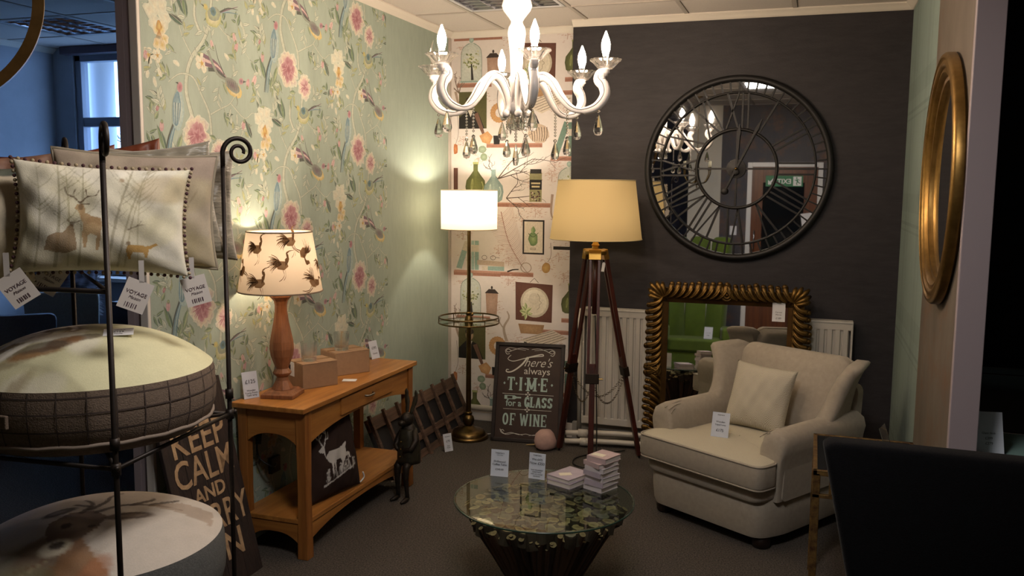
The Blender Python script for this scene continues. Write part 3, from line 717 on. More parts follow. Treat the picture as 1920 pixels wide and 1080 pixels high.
def price_card(loc, rz, w_, h_, lines, label, tilt=10., holder=True, group='price cards', name='price_card'):
    """printed card standing in a clear slanted holder; lines: (text, size, v from the bottom as a share of the height)"""
    t = thing(name, label, 'price card', loc, rz, group)
    T = Matrix.Rotation(R(-tilt), 4, 'X')
    MB().box(-w_/2, w_/2, -.0012, .0, .001, h_, T).build('card', m_card, t)
    if holder:
        MB().box(-w_/2-.001, w_/2+.001, -.0026, -.0014, .001, h_+.001, T).build('front_sheet', m_acr, t)
        MB().box(-w_/2, w_/2, -.002, h_*.45, .0, .0015).build('foot', m_acr, t)
    for s_, z_, v in lines:
        txt(s_, z_, m_ink, t, T @ UPR(0, -.0028 if holder else -.0015, h_*v), ext=.0001)
    return t

# ------------------------------------------------------------------ oak console table
def console():
    t = thing('console_table', 'oak console table with one drawer and a low shelf against the floral wall', 'table', (0, 0, 0))
    X0, X1, Y0, Y1, ZT = -2.485, -2.10, 3.305, 4.485, .713
    MB().box(X0, X1, Y0, Y1, ZT-.024, ZT).build('table_top', oak_y, t, bevel=.004)
    lx = [(X0+.012, X0+.062), (X1-.065, X1-.012)]; ly = [(Y0+.03, Y0+.085), (Y1-.085, Y1-.03)]
    for (a, b) in lx:
        for (c, d) in ly:
            m = MB(); cx, cy = (a+b)/2, (c+d)/2; h = (b-a)/2
            pr = [(0, 1.0), (.05, .98), (.3, .86), (.5, .93), (ZT-.024, 1.0)]
            m.loft([[Vector((cx+sx*h*k, cy+sy*h*k, z)) for sx, sy in ((-1, -1), (1, -1), (1, 1), (-1, 1))] for z, k in pr])
            m.build('leg', oak_z, t, bevel=.003)
    ya, yb = ly[0][1], ly[1][0]; xf = lx[1][1]-.006
    def arch(y0, y1, ztop, zend, zmid, n=14):
        return [(y0, ztop), (y1, ztop)]+[(y1+(y0-y1)*k/n, zmid-(zmid-zend)*abs(2*k/n-1)**2.6) for k in range(n+1)]
    MB().prism(arch(ya, yb, ZT-.024, .535, .585), xf-.022, xf-.004, 'yz').build('front_apron', oak_y, t, bevel=.002)
    MB().prism(arch(ya, yb, ZT-.024, .535, .585), lx[0][0]+.004, lx[0][0]+.022, 'yz').build('back_apron', oak_y, t)
    for (c, d) in ((ly[0][0]+.008, ly[0][0]+.026), (ly[1][1]-.026, ly[1][1]-.008)):
        MB().prism(arch(lx[0][1], lx[1][0], ZT-.024, .53, .575), c, d, 'xz').build('side_apron', oak_x, t, bevel=.002)
        MB().prism(arch(lx[0][1], lx[1][0], .165, .07, .115), c, d, 'xz').build('lower_side_rail', oak_x, t, bevel=.002)
    dr = MB().box(xf-.006, xf+.006, 3.66, 4.20, .598, ZT-.034).build('drawer', oak_y, t, bevel=.003)
    MB().tube(catmull([(xf+.004, 3.89, .645), (xf+.022, 3.90, .643), (xf+.024, 3.93, .642), (xf+.022, 3.96, .643), (xf+.004, 3.97, .645)], 4), .005, 8).build('handle', M('pewter', '8E8880', .35, 1.), dr, smooth=True)
    MB().box(lx[0][0], lx[1][1]-.004, ly[0][0]+.004, ly[1][1]-.004, .165, .188).build('lower_shelf', oak_y, t, bevel=.003)
    MB().prism(arch(ya, yb, .165, .085, .135), xf-.022, xf-.004, 'yz').build('lower_front_rail', oak_y, t, bevel=.002)
    MB().prism(arch(ya, yb, .165, .085, .135), lx[0][0]+.004, lx[0][0]+.022, 'yz').build('lower_back_rail', oak_y, t)
    return t
console()

# ------------------------------------------------------------------ table lamp with heron shade
def table_lamp():
    bx, by, bz = -2.335, 3.50, .713
    t = thing('table_lamp', 'turned wooden table lamp with cream bird print shade on the console', 'lamp', (bx, by, bz), 12)
    wd = wood('lamp_wood', '6A4028', '9A6642', .5, 'z', 1.4)
    s = .066
    MB().loft([[Vector((sx*k, sy*k, z)) for sx, sy in ((-1, -1), (1, -1), (1, 1), (-1, 1))] for z, k in ((0, s+.012), (.018, s+.012), (.022, s+.004), (.030, s-.004), (.034, s-.010))]).build('base', wd, t, bevel=.003)
    prof = [(.034, .052), (.05, .044), (.075, .030), (.092, .026), (.10, .036), (.112, .044), (.124, .036), (.132, .030), (.15, .036), (.19, .051), (.225, .056), (.26, .054), (.30, .046), (.35, .036), (.40, .029), (.43, .028), (.45, .032), (.462, .042), (.470, .050), (.482, .050), (.487, .045)]
    n = 8
    MB().loft([[Vector((r*math.cos(2*PI*(i+.5)/n), r*math.sin(2*PI*(i+.5)/n), z)) for i in range(n)] for z, r in prof]).build('stem', wd, t, bevel=.002)
    MB().lathe([(.020, .485), (.020, .515), (.012, .52), (.012, .56)], n=16).build('bulb_holder', M('lampholder_copper', 'B0764E', .4, .3), t, smooth=True, angle=40)
    z0, z1, r0, r1 = .498, .772, .192, .148
    base_c, ink1, ink2 = lin('D9CBB8'), lin('6B4A32'), lin('3E3026')
    sh = Deco(lambda u, v, d: ((r0+(r1-r0)*(v-z0)/(z1-z0)+d)*math.cos(u), (r0+(r1-r0)*(v-z0)/(z1-z0)+d)*math.sin(u), v), 4e-5, .0006)
    def heron(a, v, s_, rot, seed):
        sh.mb = MB(); sh.lay = []; sh.bb = []; sh.k = 0
        rnd = random.Random(seed); ca, sa = math.cos(rot), math.sin(rot)
        def q(x, y): return (a+(x*ca-y*sa)*s_/.17, v+(x*sa+y*ca)*s_)
        sh.stroke([q(.02, .02), q(.05, .06), (q(.03, .09)), q(.06, .115)], .010*s_*6, .004, lin('8A6A4C')); sh.stroke([q(.06, .115), q(.10, .12)], .004, .001, ink1, 0)
        pts = [q(-.05, .0), q(-.02, .035), q(.03, .03), q(.045, -.01), q(.01, -.04), q(-.04, -.03)]
        sh.poly(pts, lin('A5835F'), q(0, 0), lin('B99A78'))
        for i in range(22):
            f = i/21; ang = 2.2+1.5*f; l_ = rnd.uniform(.07, .12)
            sh.stroke([q(-.01, .01), q(-.01+l_*.6*math.cos(ang), .01+l_*.6*math.sin(ang)), q(-.01+l_*math.cos(ang+.2), .01+l_*math.sin(ang+.2))], .006, .002, rnd.choice((ink1, ink2, lin('94724F'), lin('7B5A3E'))), 3)
        for i in range(8): sh.stroke([q(-.03+.008*i, .02), q(-.035+.008*i, -.03)], .003, .001, ink1, 0)
        sh.stroke([q(.0, -.04), q(.01, -.08), q(-.01, -.115)], .005, .003, ink1); sh.stroke([q(.02, -.04), q(.02, -.09), q(.005, -.12)], .005, .003, ink1); sh.stroke([q(-.01, -.115), q(-.03, -.13)], .004, .002, ink1, 0)
        birds.append(sh.mb)
    D0 = R(-70); birds = []
    for i, (a, v, rt) in enumerate(((.10, .63, 0.), (-.62, .70, .1), (-.48, .55, .15), (.72, .68, -2.2), (-1.15, .60, 1.0), (.95, .545, -.9), (.35, .735, .2), (1.5, .62, .2), (2.1, .70, .3), (2.6, .56, 0), (3.2, .66, 0), (3.8, .55, .2), (4.3, .7, 0))): heron(D0+a, v, .55, rt, i)
    shade = MB().grid(lambda u, v: Vector(((r0+(r1-r0)*v)*math.cos(2*PI*u), (r0+(r1-r0)*v)*math.sin(2*PI*u), z0+(z1-z0)*v)), 64, 6, closed_u=True)
    so = shade.build('lamp_shade', cloth_shade('linen_shade', 'D0BFA8', .16), t, smooth=True)
    for b_ in birds: b_.build('bird_print', cloth_shade('shade_ink', '6B4A32', .2, vc=True), so)
    for r_, z_ in ((r0, z0), (r1, z1)):
        MB().tube([(r_*math.cos(2*PI*k/48), r_*math.sin(2*PI*k/48), z_) for k in range(48)], .0035, 6, closed=True).build('shade_trim', M('shade_edging', '8A7A68', .7), so, smooth=True)
    MB().ball((0, 0, .60), .032, 14, 10).build('bulb', M('lamp_bulb', 'FFF4E0', .3, emit='FFE2B8', es=12), t, smooth=True)
    lamp('table_lamp_light', 'POINT', (bx, by, bz+.665), LAMP_W, WARM, .03)
    return t
table_lamp()
MB_c = MB().tube(catmull([(-2.44, 3.52, .69), (-2.47, 3.50, .55), (-2.46, 3.47, .42), (-2.40, 3.50, .36), (-2.45, 3.60, .34), (-2.48, 3.63, .30)], 6), .0045, 6)
cb = thing('lamp_cable', 'black lamp cable with inline switch hanging under the console', 'cable', (0, 0, 0))
MB_c.build('cord', m_cable, cb, smooth=True); MB().tube([(-2.468, 3.50, .54), (-2.464, 3.48, .47)], .014, 8).build('switch', m_cable, cb, smooth=True)
MB().box(-2.495, -2.475, 3.60, 3.68, .28, .36).build('plug', m_cable, cb, bevel=.004)

# ------------------------------------------------------------------ cardboard boxes, tumblers, cards on the console
def carton(loc, rz, a, b, h, label):
    t = thing('cardboard_box', label, 'box', loc, rz, 'cardboard boxes on the console')
    MB().box(-a/2, a/2, -b/2, b/2, 0, h-.004).build('body', m_kraft, t, bevel=.003)
    for s_ in (-1, 1):
        MB().box(-a/2-.001, a/2+.001, min(0, s_*b/2)+.001, max(0, s_*b/2)-.0, h-.005, h-.001+.0012*(s_ > 0)).build('flap', m_kraft, t, bevel=.001)
    MB().box(-.012, .012, -b/2-.0005, b/2+.0005, h-.001, h+.0006).build('tape', M('clear_tape', '8C6844', .25), t)
    return t
c1 = carton((-2.328, 3.755, .713), -31, .16, .19, .125, 'cardboard box with a barcode sticker beside the lamp')
MB().box(-.075, -.01, -.0965, -.0952, .05, .12).build('sticker', m_card, c1)
for k in range(9): MB().box(-.072+.003*k, -.0715+.003*k+.0008*(1+k % 2), -.0972, -.0963, .07, .105).build('barcode_bar', m_ink, c1)
c2 = carton((-2.335, 4.085, .713), -31, .17, .20, .122, 'plain cardboard box further from the lamp')
def tumbler(loc, label):
    t = tag(MB().lathe([(.001, .0), (.034, .0), (.037, .004), (.038, .02), (.041, .095), (.0385, .095), (.0355, .024), (.030, .017), (.001, .016)], n=32, caps=False).build('glass_tumbler', m_glassclear, smooth=True, angle=50), label, 'glass', 'tumblers on the cardboard boxes')
    t.location = loc
tumbler((-2.33, 3.725, .8385), 'clear glass tumbler on the box with the barcode sticker')
tumbler((-2.335, 4.05, .8355), 'clear glass tumbler on the plain cardboard box')
price_card((-2.435, 3.40, .713), 62, .075, .125, (('£125', .026, .62), ('Wooden', .012, .30), ('Young Foxes', .012, .21), ('Table lamp', .012, .12)), 'white price card reading £125 at the wall end of the console', 12)
price_card((-2.345, 4.455, .713), 78, .07, .105, (('£395', .02, .6), ('Console', .012, .3)), 'white price card at the far end of the console', 16)
fc = tag(MB().box(-.035, .035, -.025, .025, 0, .0015).build('flat_card', m_card), 'small cream card lying flat on the console top', 'card'); fc.location = (-2.205, 3.90, .7135); fc.rotation_euler = (0, 0, R(20))

# ------------------------------------------------------------------ cushions
def paint_grid(fn, nu, nv):
    return [[fn(i/nu, j/nv) for i in range(nu+1)] for j in range(nv+1)]
def pillow(name, w_, h_, T, mat, parent, n=(40, 32), pinch=.06, front=None, back=None, sag=0., wr=.0, seed=0):
    """knife-edge cushion standing upright, front towards -Y, bottom edge at z=0; front/back(u, v)->colour paints the print"""
    rnd = random.Random(seed); nu, nv = n
    ph = [rnd.uniform(0, 6) for _ in range(6)]
    def pos(u, v, side):
        a, b = 2*u-1, 2*v-1
        e = (1-a**4)*(1-b**4); th = T/2*max(0, e)**.5*(1-.22*(a*a+b*b))
        x = w_/2*a*(1-pinch*(1-b*b)*1.0); z = h_/2+h_/2*b*(1-pinch*(1-a*a))
        th += wr*(math.sin(9*a+ph[0]+3*b)*math.sin(7*b+ph[1])+.6*math.sin(17*a-6*b+ph[2]))*min(1, e*3)
        y = -side*th+sag*(b*b)
        return Vector((x, y, z))
    m = MB(); cols = front is not None
    m.grid(lambda u, v: pos(u, v, 1), nu, nv, (lambda u, v: front(u, v)) if cols else None)
    m.grid(lambda u, v: pos(u, v, -1), nu, nv, (lambda u, v: (back or front)(u, v)) if cols else None)
    o = m.build(name, mat, parent, smooth=True)
    bm = bmesh.new(); bm.from_mesh(o.data); bmesh.ops.remove_doubles(bm, verts=bm.verts, dist=1e-5); bmesh.ops.recalc_face_normals(bm, faces=bm.faces); bm.to_mesh(o.data); bm.free()
    o.data.polygons.foreach_set('use_smooth', [True]*len(o.data.polygons))
    return o, pos
def rim(pos, n=24, off=0.):
    P = []
    for k in range(n): P.append(pos(k/n, 0, 0))
    for k in range(n): P.append(pos(1, k/n, 0))
    for k in range(n): P.append(pos(1-k/n, 1, 0))
    for k in range(n): P.append(pos(0, 1-k/n, 0))
    return P
def place(o, loc, rz, tilt):
    o.location = loc; o.rotation_mode = 'XYZ'
    o.rotation_euler = (R(-tilt), 0, R(rz))
class Canvas:
    """soft brush painting into a small colour raster, used for watercolour prints on fabric"""
    def __init__(s, w_, h_, bg): s.w, s.h = w_, h_; s.a = np.zeros((h_, w_, 3)); s.a[:] = bg; s.yy, s.xx = np.mgrid[0:h_, 0:w_]; s.xx = (s.xx+.5)/w_; s.yy = (s.yy+.5)/h_; s.asp = w_/h_
    def mix(s, m, c): s.a += (np.array(c)-s.a)*np.clip(m, 0, 1)[..., None]
    def wash(s, x, y, rx, ry, c, al=.5, ang=0., hard=1.):
        dx, dy = (s.xx-x)*s.asp, s.yy-y; ca, sa = math.cos(ang), math.sin(ang)
        u = (dx*ca+dy*sa)/rx; v = (-dx*sa+dy*ca)/ry; s.mix(al*np.clip((1.15-np.sqrt(u*u+v*v))*3*hard, 0, 1), c)
    def line(s, pts, w0, w1, c, al=.8, sm=4):
        P = catmull([(a*s.asp, b, 0) for a, b in pts], sm) if len(pts) > 2 else [Vector((a*s.asp, b, 0)) for a, b in pts]
        n = len(P)-1; mk = np.zeros((s.h, s.w))
        for i in range(n):
            p, q = P[i], P[i+1]; w_ = w0+(w1-w0)*(i+.5)/n; d = q-p; L2 = max(1e-12, d.x*d.x+d.y*d.y)
            t = np.clip(((s.xx*s.asp-p.x)*d.x+(s.yy-p.y)*d.y)/L2, 0, 1)
            ds = np.hypot(s.xx*s.asp-p.x-t*d.x, s.yy-p.y-t*d.y); mk = np.maximum(mk, np.clip((w_/2-ds)*s.h*1.0+.5, 0, 1))
        s.mix(mk*al, c)
    def poly(s, pts, c, al=1.):
        ins = np.zeros((s.h, s.w), bool); n = len(pts)
        for i in range(n):
            x0, y0 = pts[i]; x1, y1 = pts[(i+1) % n]
            if y0 == y1: continue
            cnd = ((s.yy >= min(y0, y1)) & (s.yy < max(y0, y1))) & (s.xx < (x1-x0)*(s.yy-y0)/(y1-y0)+x0); ins ^= cnd
        s.mix(ins*al, c)
    def speck(s, amt, seed=0, k=6):
        r = np.random.default_rng(seed).normal(size=(s.h//k+2, s.w//k+2)); r = np.kron(r, np.ones((k, k)))[:s.h, :s.w]
        for _ in range(2): r = (r+np.roll(r, k//2, 0)+np.roll(r, k//2, 1)+np.roll(r, -k//2, 0)+np.roll(r, -k//2, 1))/5
        s.a *= np.clip(1+amt*r, .3, 1.6)[..., None]
    def fn(s, flip=False):
        def f(u, v):
            i = min(s.w-1, max(0, int(u*s.w))); j = min(s.h-1, max(0, int(v*s.h))); return tuple(s.a[j, i])
        return f
m_printcloth = M('printed_linen', vc=True, rough=.9, var=.05, vs=200, bump=.12, bs=400, spec=.2)

# dark cushion with a pale stag on the console's lower shelf
def stag_cushion():
    cv_ = Canvas(150, 150, lin('2E211D')); w_ = lin('B9B7B4')
    body = [(.30, .50), (.36, .545), (.50, .55), (.62, .56), (.68, .60), (.70, .585), (.67, .53), (.68, .47), (.74, .46), (.76, .39), (.735, .385), (.715, .43), (.65, .425), (.60, .36), (.575, .30), (.555, .30), (.57, .39), (.545, .43), (.46, .42), (.44, .30), (.42, .30), (.425, .42), (.40, .34), (.385, .28), (.365, .28), (.375, .40), (.33, .44), (.29, .50), (.27, .555), (.22, .56), (.205, .59), (.25, .615), (.275, .64), (.295, .62)]
    cv_.poly(body, w_)
    for pts in (((.28, .62), (.24, .70), (.25, .78), (.22, .84)), ((.245, .70), (.19, .75), (.20, .80)), ((.25, .76), (.285, .82)), ((.29, .62), (.33, .69), (.37, .76), (.355, .85)), ((.335, .70), (.39, .71), (.41, .77)), ((.37, .76), (.33, .80)), ((.26, .73), (.30, .76))): cv_.line(pts, .016, .009, w_, 1.)
    rnd = random.Random(3)
    for i in range(60):
        x = rnd.uniform(.28, .88); y = .19+.06*rnd.random()+.1*(x-.3); cv_.line([(x, y), (x+rnd.uniform(-.02, .02), y+rnd.uniform(.02, .13))], .010, .005, w_, .9, 0)
        if rnd.random() < .5: cv_.wash(x, y+rnd.uniform(.02, .12), .012, .010, w_, 1.)
    cv_.poly([(.22, .17), (.86, .30), (.86, .285), (.22, .145)], w_)
    t = thing('stag_cushion', 'dark brown square cushion with a white stag print on the console shelf', 'cushion')
    pillow('cover', .40, .42, .13, M('dark_print_cloth', vc=True, rough=.9, bump=.15, bs=300, spec=.2), t, (110, 110), .05, cv_.fn(), lambda u, v: lin('2E211D'), wr=.003)
    MB().tube(catmull([(.19, -.01, .01), (.215, -.02, .03), (.20, -.03, .06)], 4), .004, 6).build('loop_tag', m_card, t, smooth=True)
    place(t, (-2.165, 3.665, .192), 80, 11)
stag_cushion()

# ------------------------------------------------------------------ old wooden rack with dark panels, leaning on the green wall
def wood_rack():
    wd = wood('barn_wood', '3A2A20', '6B5242', .8, 'x', 1.2, .4)
    t = thing('wooden_rack', 'weathered wooden slatted rack with dark boards leaning on the green wall', 'rack', (-2.27, 4.465, 0), 90)
    T = Matrix.Rotation(R(-24), 4, 'X'); L_ = 1.30; hz = .37
    MB().box(0, L_, .012, .016, .03, hz-.02, T).build('dark_board', M('slate_board', '17161A', .7, var=.2, vs=30), t)
    for z0, z1 in ((hz-.075, hz), (.10, .145), (.0, .045)):
        MB().box(0, L_, -.004, .018, z0, z1, T).build('rail', wd, t, bevel=.003)
    for k in range(8):
        x = .02+k*(L_-.05)/7; MB().prism([(x-.012, -.03), (x+.020, -.03), (x+.016, hz+.02), (x-.006, hz+.02)], -.024, -.004, 'xz', T).build('slat', wd, t, bevel=.003)
    return t
wood_rack()
price_card((-2.165, 5.10, 0), 55, .062, .115, (('Reclaimed', .009, .84), ('£70', .02, .58), ('Rack', .010, .32), ('Rustic', .010, .22)), 'white price card reading £70 on the carpet by the wooden rack', 14)

# ------------------------------------------------------------------ bronze hare sitting against the console leg
def hare():
    t = thing('hare_statue', 'bronze hare figure in a coat with long dangling legs by the console', 'statue', (-2.035, 4.235, 0), -18)
    br = M('dark_bronze', '2A231C', .5, .5, var=.4, vs=30, bump=.3, bs=60)
    gb = M('bronze_patina', '2C2A22', .55, .5, var=.5, vs=40, col2='3E3A2C')
    b = MB()
    b.lathe([(.004, .20), (.040, .205), (.055, .225), (.060, .26), (.058, .30), (.050, .345), (.043, .385), (.032, .41), (.020, .425), (.004, .43)], n=20, wave=lambda a, z: 1+.10*math.sin(a*3+z*20))
    b._ball((0, -.012, .445), .040, 16, 12, (.85, 1.05, 1.0), None, None); b._ball((0, -.05, .432), .022, 12, 8, (.9, 1.2, .85), None, None)
    for s_ in (-1, 1):
        b.tube([(s_*.04, 0, .385), (s_*.062, -.012, .335), (s_*.058, -.045, .295), (s_*.02, -.062, .285)], [.018, .019, .015, .012], 10)
        b.tube([(s_*.028, -.03, .215), (s_*.03, -.055, .19), (s_*.032, -.058, .12), (s_*.033, -.05, .045), (s_*.034, -.05, .02)], [.024, .022, .014, .011, .012], 10)
        b.tube([(s_*.034, -.045, .022), (s_*.036, -.075, .012), (s_*.038, -.105, .010)], [.013, .013, .006], 10)
    b.build('body', br, t, smooth=True)
    for s_ in (-1, 1):
        MB().tube(catmull([(s_*.014, .0, .475), (s_*.022, .015, .52), (s_*.034, .022, .565), (s_*.034, .02, .605)], 4), [.010]*2+[.014]*3+[.017]*3+[.013]*3+[.008, .003], 8, flat=.45).build('ear', gb, t, smooth=True)
    MB().lathe([(.064, .205), (.066, .23), (.064, .30), (.055, .35), (.048, .385), (.040, .395)], n=24, caps=False, wave=lambda a, z: 1+.05*math.sin(a*6)).build('coat', gb, t, smooth=True, solid=.003)
    for k in range(3): MB().ball((0, -.068+.004*k, .25+.04*k), .005, 8, 6).build('button', M('old_brass', '7C6232', .4, 1.), t, smooth=True)
hare()
# ------------------------------------------------------------------ brass standing lamp with tray and drum shade
m_brass = M('antique_brass', '6E5A38', .32, 1., var=.25, vs=20)
m_brassb = M('bright_brass', 'B08A45', .28, 1.)
def drum_lamp():
    t = thing('floor_lamp', 'brass floor lamp with white drum shade and round glass tray', 'lamp', (-2.168, 5.443, 0))
    MB().lathe([(.136, 0), (.136, .014), (.130, .022), (.118, .024), (.114, .040), (.104, .052), (.085, .058), (.06, .064), (.040, .075), (.028, .085)], n=48).build('base', m_brass, t, smooth=True, angle=35)
    MB().lathe([(.020, .084), (.032, .094), (.038, .112), (.040, .13), (.034, .148), (.022, .160), (.026, .168), (.026, .176), (.018, .182), (.0165, .76), (.024, .765), (.028, .78), (.030, .80), (.024, .83), (.016, .84), (.022, .85), (.022, .858), (.013, .866), (.0115, 1.44)], n=24).build('pole', m_brass, t, smooth=True, angle=40)
    tr = MB().lathe([(.010, .790), (.198, .790), (.198, .796), (.010, .796)], n=48).build('tray', pane('tray_glass', 'E8F0EA', 1.5), t)
    for z_, r_ in ((.792, .202), (.828, .200)):
        MB().tube([(r_*math.cos(2*PI*k/56), r_*math.sin(2*PI*k/56), z_) for k in range(56)], .0055, 8, closed=True).build('tray_ring', m_brass, t, smooth=True)
    for k in range(6):
        a = 2*PI*k/6+.4; MB().cyl((.201*math.cos(a), .201*math.sin(a), .79), (.201*math.cos(a), .201*math.sin(a), .83), .0035, n=6).build('tray_post', m_brass, t)
    MB().ball((.035, -.03, .852), .011, 10, 8).build('switch_knob', m_brass, t, smooth=True)
    z0, z1, r_ = 1.418, 1.674, .186
    so = MB().grid(lambda u, v: Vector((r_*math.cos(2*PI*u), r_*math.sin(2*PI*u), z0+(z1-z0)*v)), 64, 4, closed_u=True).build('lamp_shade', cloth_shade('white_shade', 'F0E6D2', .35), t, smooth=True)
    for z_ in (z0, z1): MB().tube([(r_*math.cos(2*PI*k/56), r_*math.sin(2*PI*k/56), z_) for k in range(56)], .003, 6, closed=True).build('shade_trim', M('shade_tape', 'D8CCB4', .7), so, smooth=True)
    MB().ball((0, 0, 1.55), .032, 14, 10).build('bulb', 'lamp_bulb', t, smooth=True)
    MB().cyl((0, 0, 1.43), (0, 0, 1.525), .016, n=12).build('bulb_holder', m_brassb, t, smooth=True)
    lamp('drum_lamp_light', 'POINT', (-2.168, 5.443, 1.60), DRUM_W, (1, .86, .68), .03)
drum_lamp()
dc = thing('lamp_flex', 'white flex trailing from the brass floor lamp base', 'cable')
MB().tube(catmull([(-2.07, 5.53, .01), (-2.02, 5.58, .012), (-1.97, 5.66, .05), (-1.95, 5.80, .02)], 5), .004, 6).build('cord', m_white, dc, smooth=True)

# ------------------------------------------------------------------ mahogany tripod lamp
def tripod():
    c = Vector((-1.255, 5.225, 0))
    t = thing('tripod_lamp', 'tripod floor lamp with dark red wooden legs and cream tapered shade', 'lamp', c)
    mah = wood('mahogany', '2C0F0A', '4E1F14', .35, 'z', 1.2, .04)
    feet = [Vector((-1.190, 4.925, 0))-c, Vector((-1.508, 5.375, 0))-c, Vector((-.985, 5.395, 0))-c]
    for f in feet:
        d = Vector((f.x, f.y, 0)).normalized(); s = Vector((-d.y, d.x, 0))
        top = d*.055+Vector((0, 0, 1.31)); f = Vector((f.x, f.y, 0))
        def bar(p, q, w_, th):
            ax = (q-p).normalized(); nrm = ax.cross(s).normalized(); vs = []
            for P in (p, q): vs += [P+s*w_+nrm*th, P-s*w_+nrm*th, P-s*w_-nrm*th, P+s*w_-nrm*th]
            return vs, [(0, 1, 2, 3), (7, 6, 5, 4), (0, 4, 5, 1), (1, 5, 6, 2), (2, 6, 7, 3), (3, 7, 4, 0)]
        P = lambda k: top+(f-top)*k
        for sg in (-1, 1):
            m = MB(); m.add(*bar(P(0)+s*sg*.026, P(.58)+s*sg*.026, .0085, .012)); m.build('leg_slat', mah, t, bevel=.002)
        m = MB(); m.add(*bar(P(.50), P(.985), .0165, .013)); m.build('leg', mah, t, bevel=.003)
        m = MB(); m.add(*bar(P(.545), P(.59), .040, .018)); m.build('clamp', M('aged_bronze', '2B2119', .4, .7), t, bevel=.003)
        MB().cyl(P(.567)+s*.04, P(.567)+s*.064, .006, n=8).build('wing_nut', m_brass, t)
        MB().cyl(P(.975), P(1.0), .012, .004, n=10).build('foot_spike', M('dark_iron', '201C19', .5, .6), t)
        m = MB(); m.add(*bar(P(-.012), P(.035), .038, .016)); m.build('hinge', m_brassb, t, bevel=.003)
    MB().cyl((0, 0, .93), (0, 0, 1.30), .016, n=14).build('centre_post', mah, t, smooth=True)
    MB().lathe([(.066, 1.295), (.070, 1.30), (.070, 1.318), (.05, 1.325), (.022, 1.33), (.020, 1.345), (.026, 1.352), (.018, 1.362), (.013, 1.40), (.013, 1.43)], n=28).build('crown', m_brassb, t, smooth=True, angle=40)
    mid = [Vector((0, 0, 0))]*3
    for k in range(3):
        a, b = [((Vector((q.x, q.y, 0)).normalized()*.055+Vector((0, 0, 1.31)))*.42+Vector((q.x, q.y, 0))*.58) for q in (feet[k], feet[(k+1) % 3])]
        ch = MB(); n = 34
        for i in range(n):
            u = (i+.5)/n; p = a+(b-a)*u; p.z -= .16*(1-(2*u-1)**2)
            ang = PI/2*(i % 2); ax = (b-a).normalized(); up = Vector((0, 0, 1)); side = ax.cross(up).normalized(); q1 = side*math.cos(ang)+up*math.sin(ang)
            ch.tube([p+ax*(.0085*math.cos(w_))+q1*(.005*math.sin(w_)) for w_ in [2*PI*j/8 for j in range(8)]], .0014, 4, closed=True)
        tag(ch.build('chain', M('chain_iron', '4A3E2C', .4, .9), t), kind='stuff')
    z0, z1, r0, r1 = 1.39, 1.742, .278, .232
    so = MB().grid(lambda u, v: Vector(((r0+(r1-r0)*v)*math.cos(2*PI*u), (r0+(r1-r0)*v)*math.sin(2*PI*u), z0+(z1-z0)*v)), 72, 6, closed_u=True).build('lamp_shade', cloth_shade('cream_shade', 'CDB98A', .30), t, smooth=True)
    for r_, z_ in ((r0, z0), (r1, z1)): MB().tube([(r_*math.cos(2*PI*k/64), r_*math.sin(2*PI*k/64), z_) for k in range(64)], .003, 6, closed=True).build('shade_trim', M('shade_tape_cream', 'C9B98C', .7), so, smooth=True)
    MB().ball((0, 0, 1.50), .032, 14, 10).build('bulb', 'lamp_bulb', t, smooth=True); MB().cyl((0, 0, 1.42), (0, 0, 1.475), .018, n=12).build('bulb_holder', m_brassb, t, smooth=True)
    lg = MB().prism([(0, 0), (.018, 0), (.018, .05), (.009, .058), (0, .05)], 0, .001, 'xz', TRS((.055, -.075, 1.20), (0, 8, 20))).build('hang_tag', m_card, t)
    lamp('tripod_light', 'POINT', c+Vector((0, 0, 1.53)), TRIPOD_W, WARM, .03)
tripod()
tf = thing('tripod_flex', 'black flex looping over the carpet behind the tripod lamp', 'cable')
MB().tube(catmull([(-1.25, 5.23, .92), (-1.23, 5.2, .55), (-1.20, 5.12, .12), (-1.22, 5.08, .01), (-1.33, 5.10, .008), (-1.36, 5.22, .008), (-1.29, 5.34, .008), (-1.18, 5.42, .008), (-1.10, 5.50, .008)], 6), .004, 6).build('cord', m_cable, tf, smooth=True)

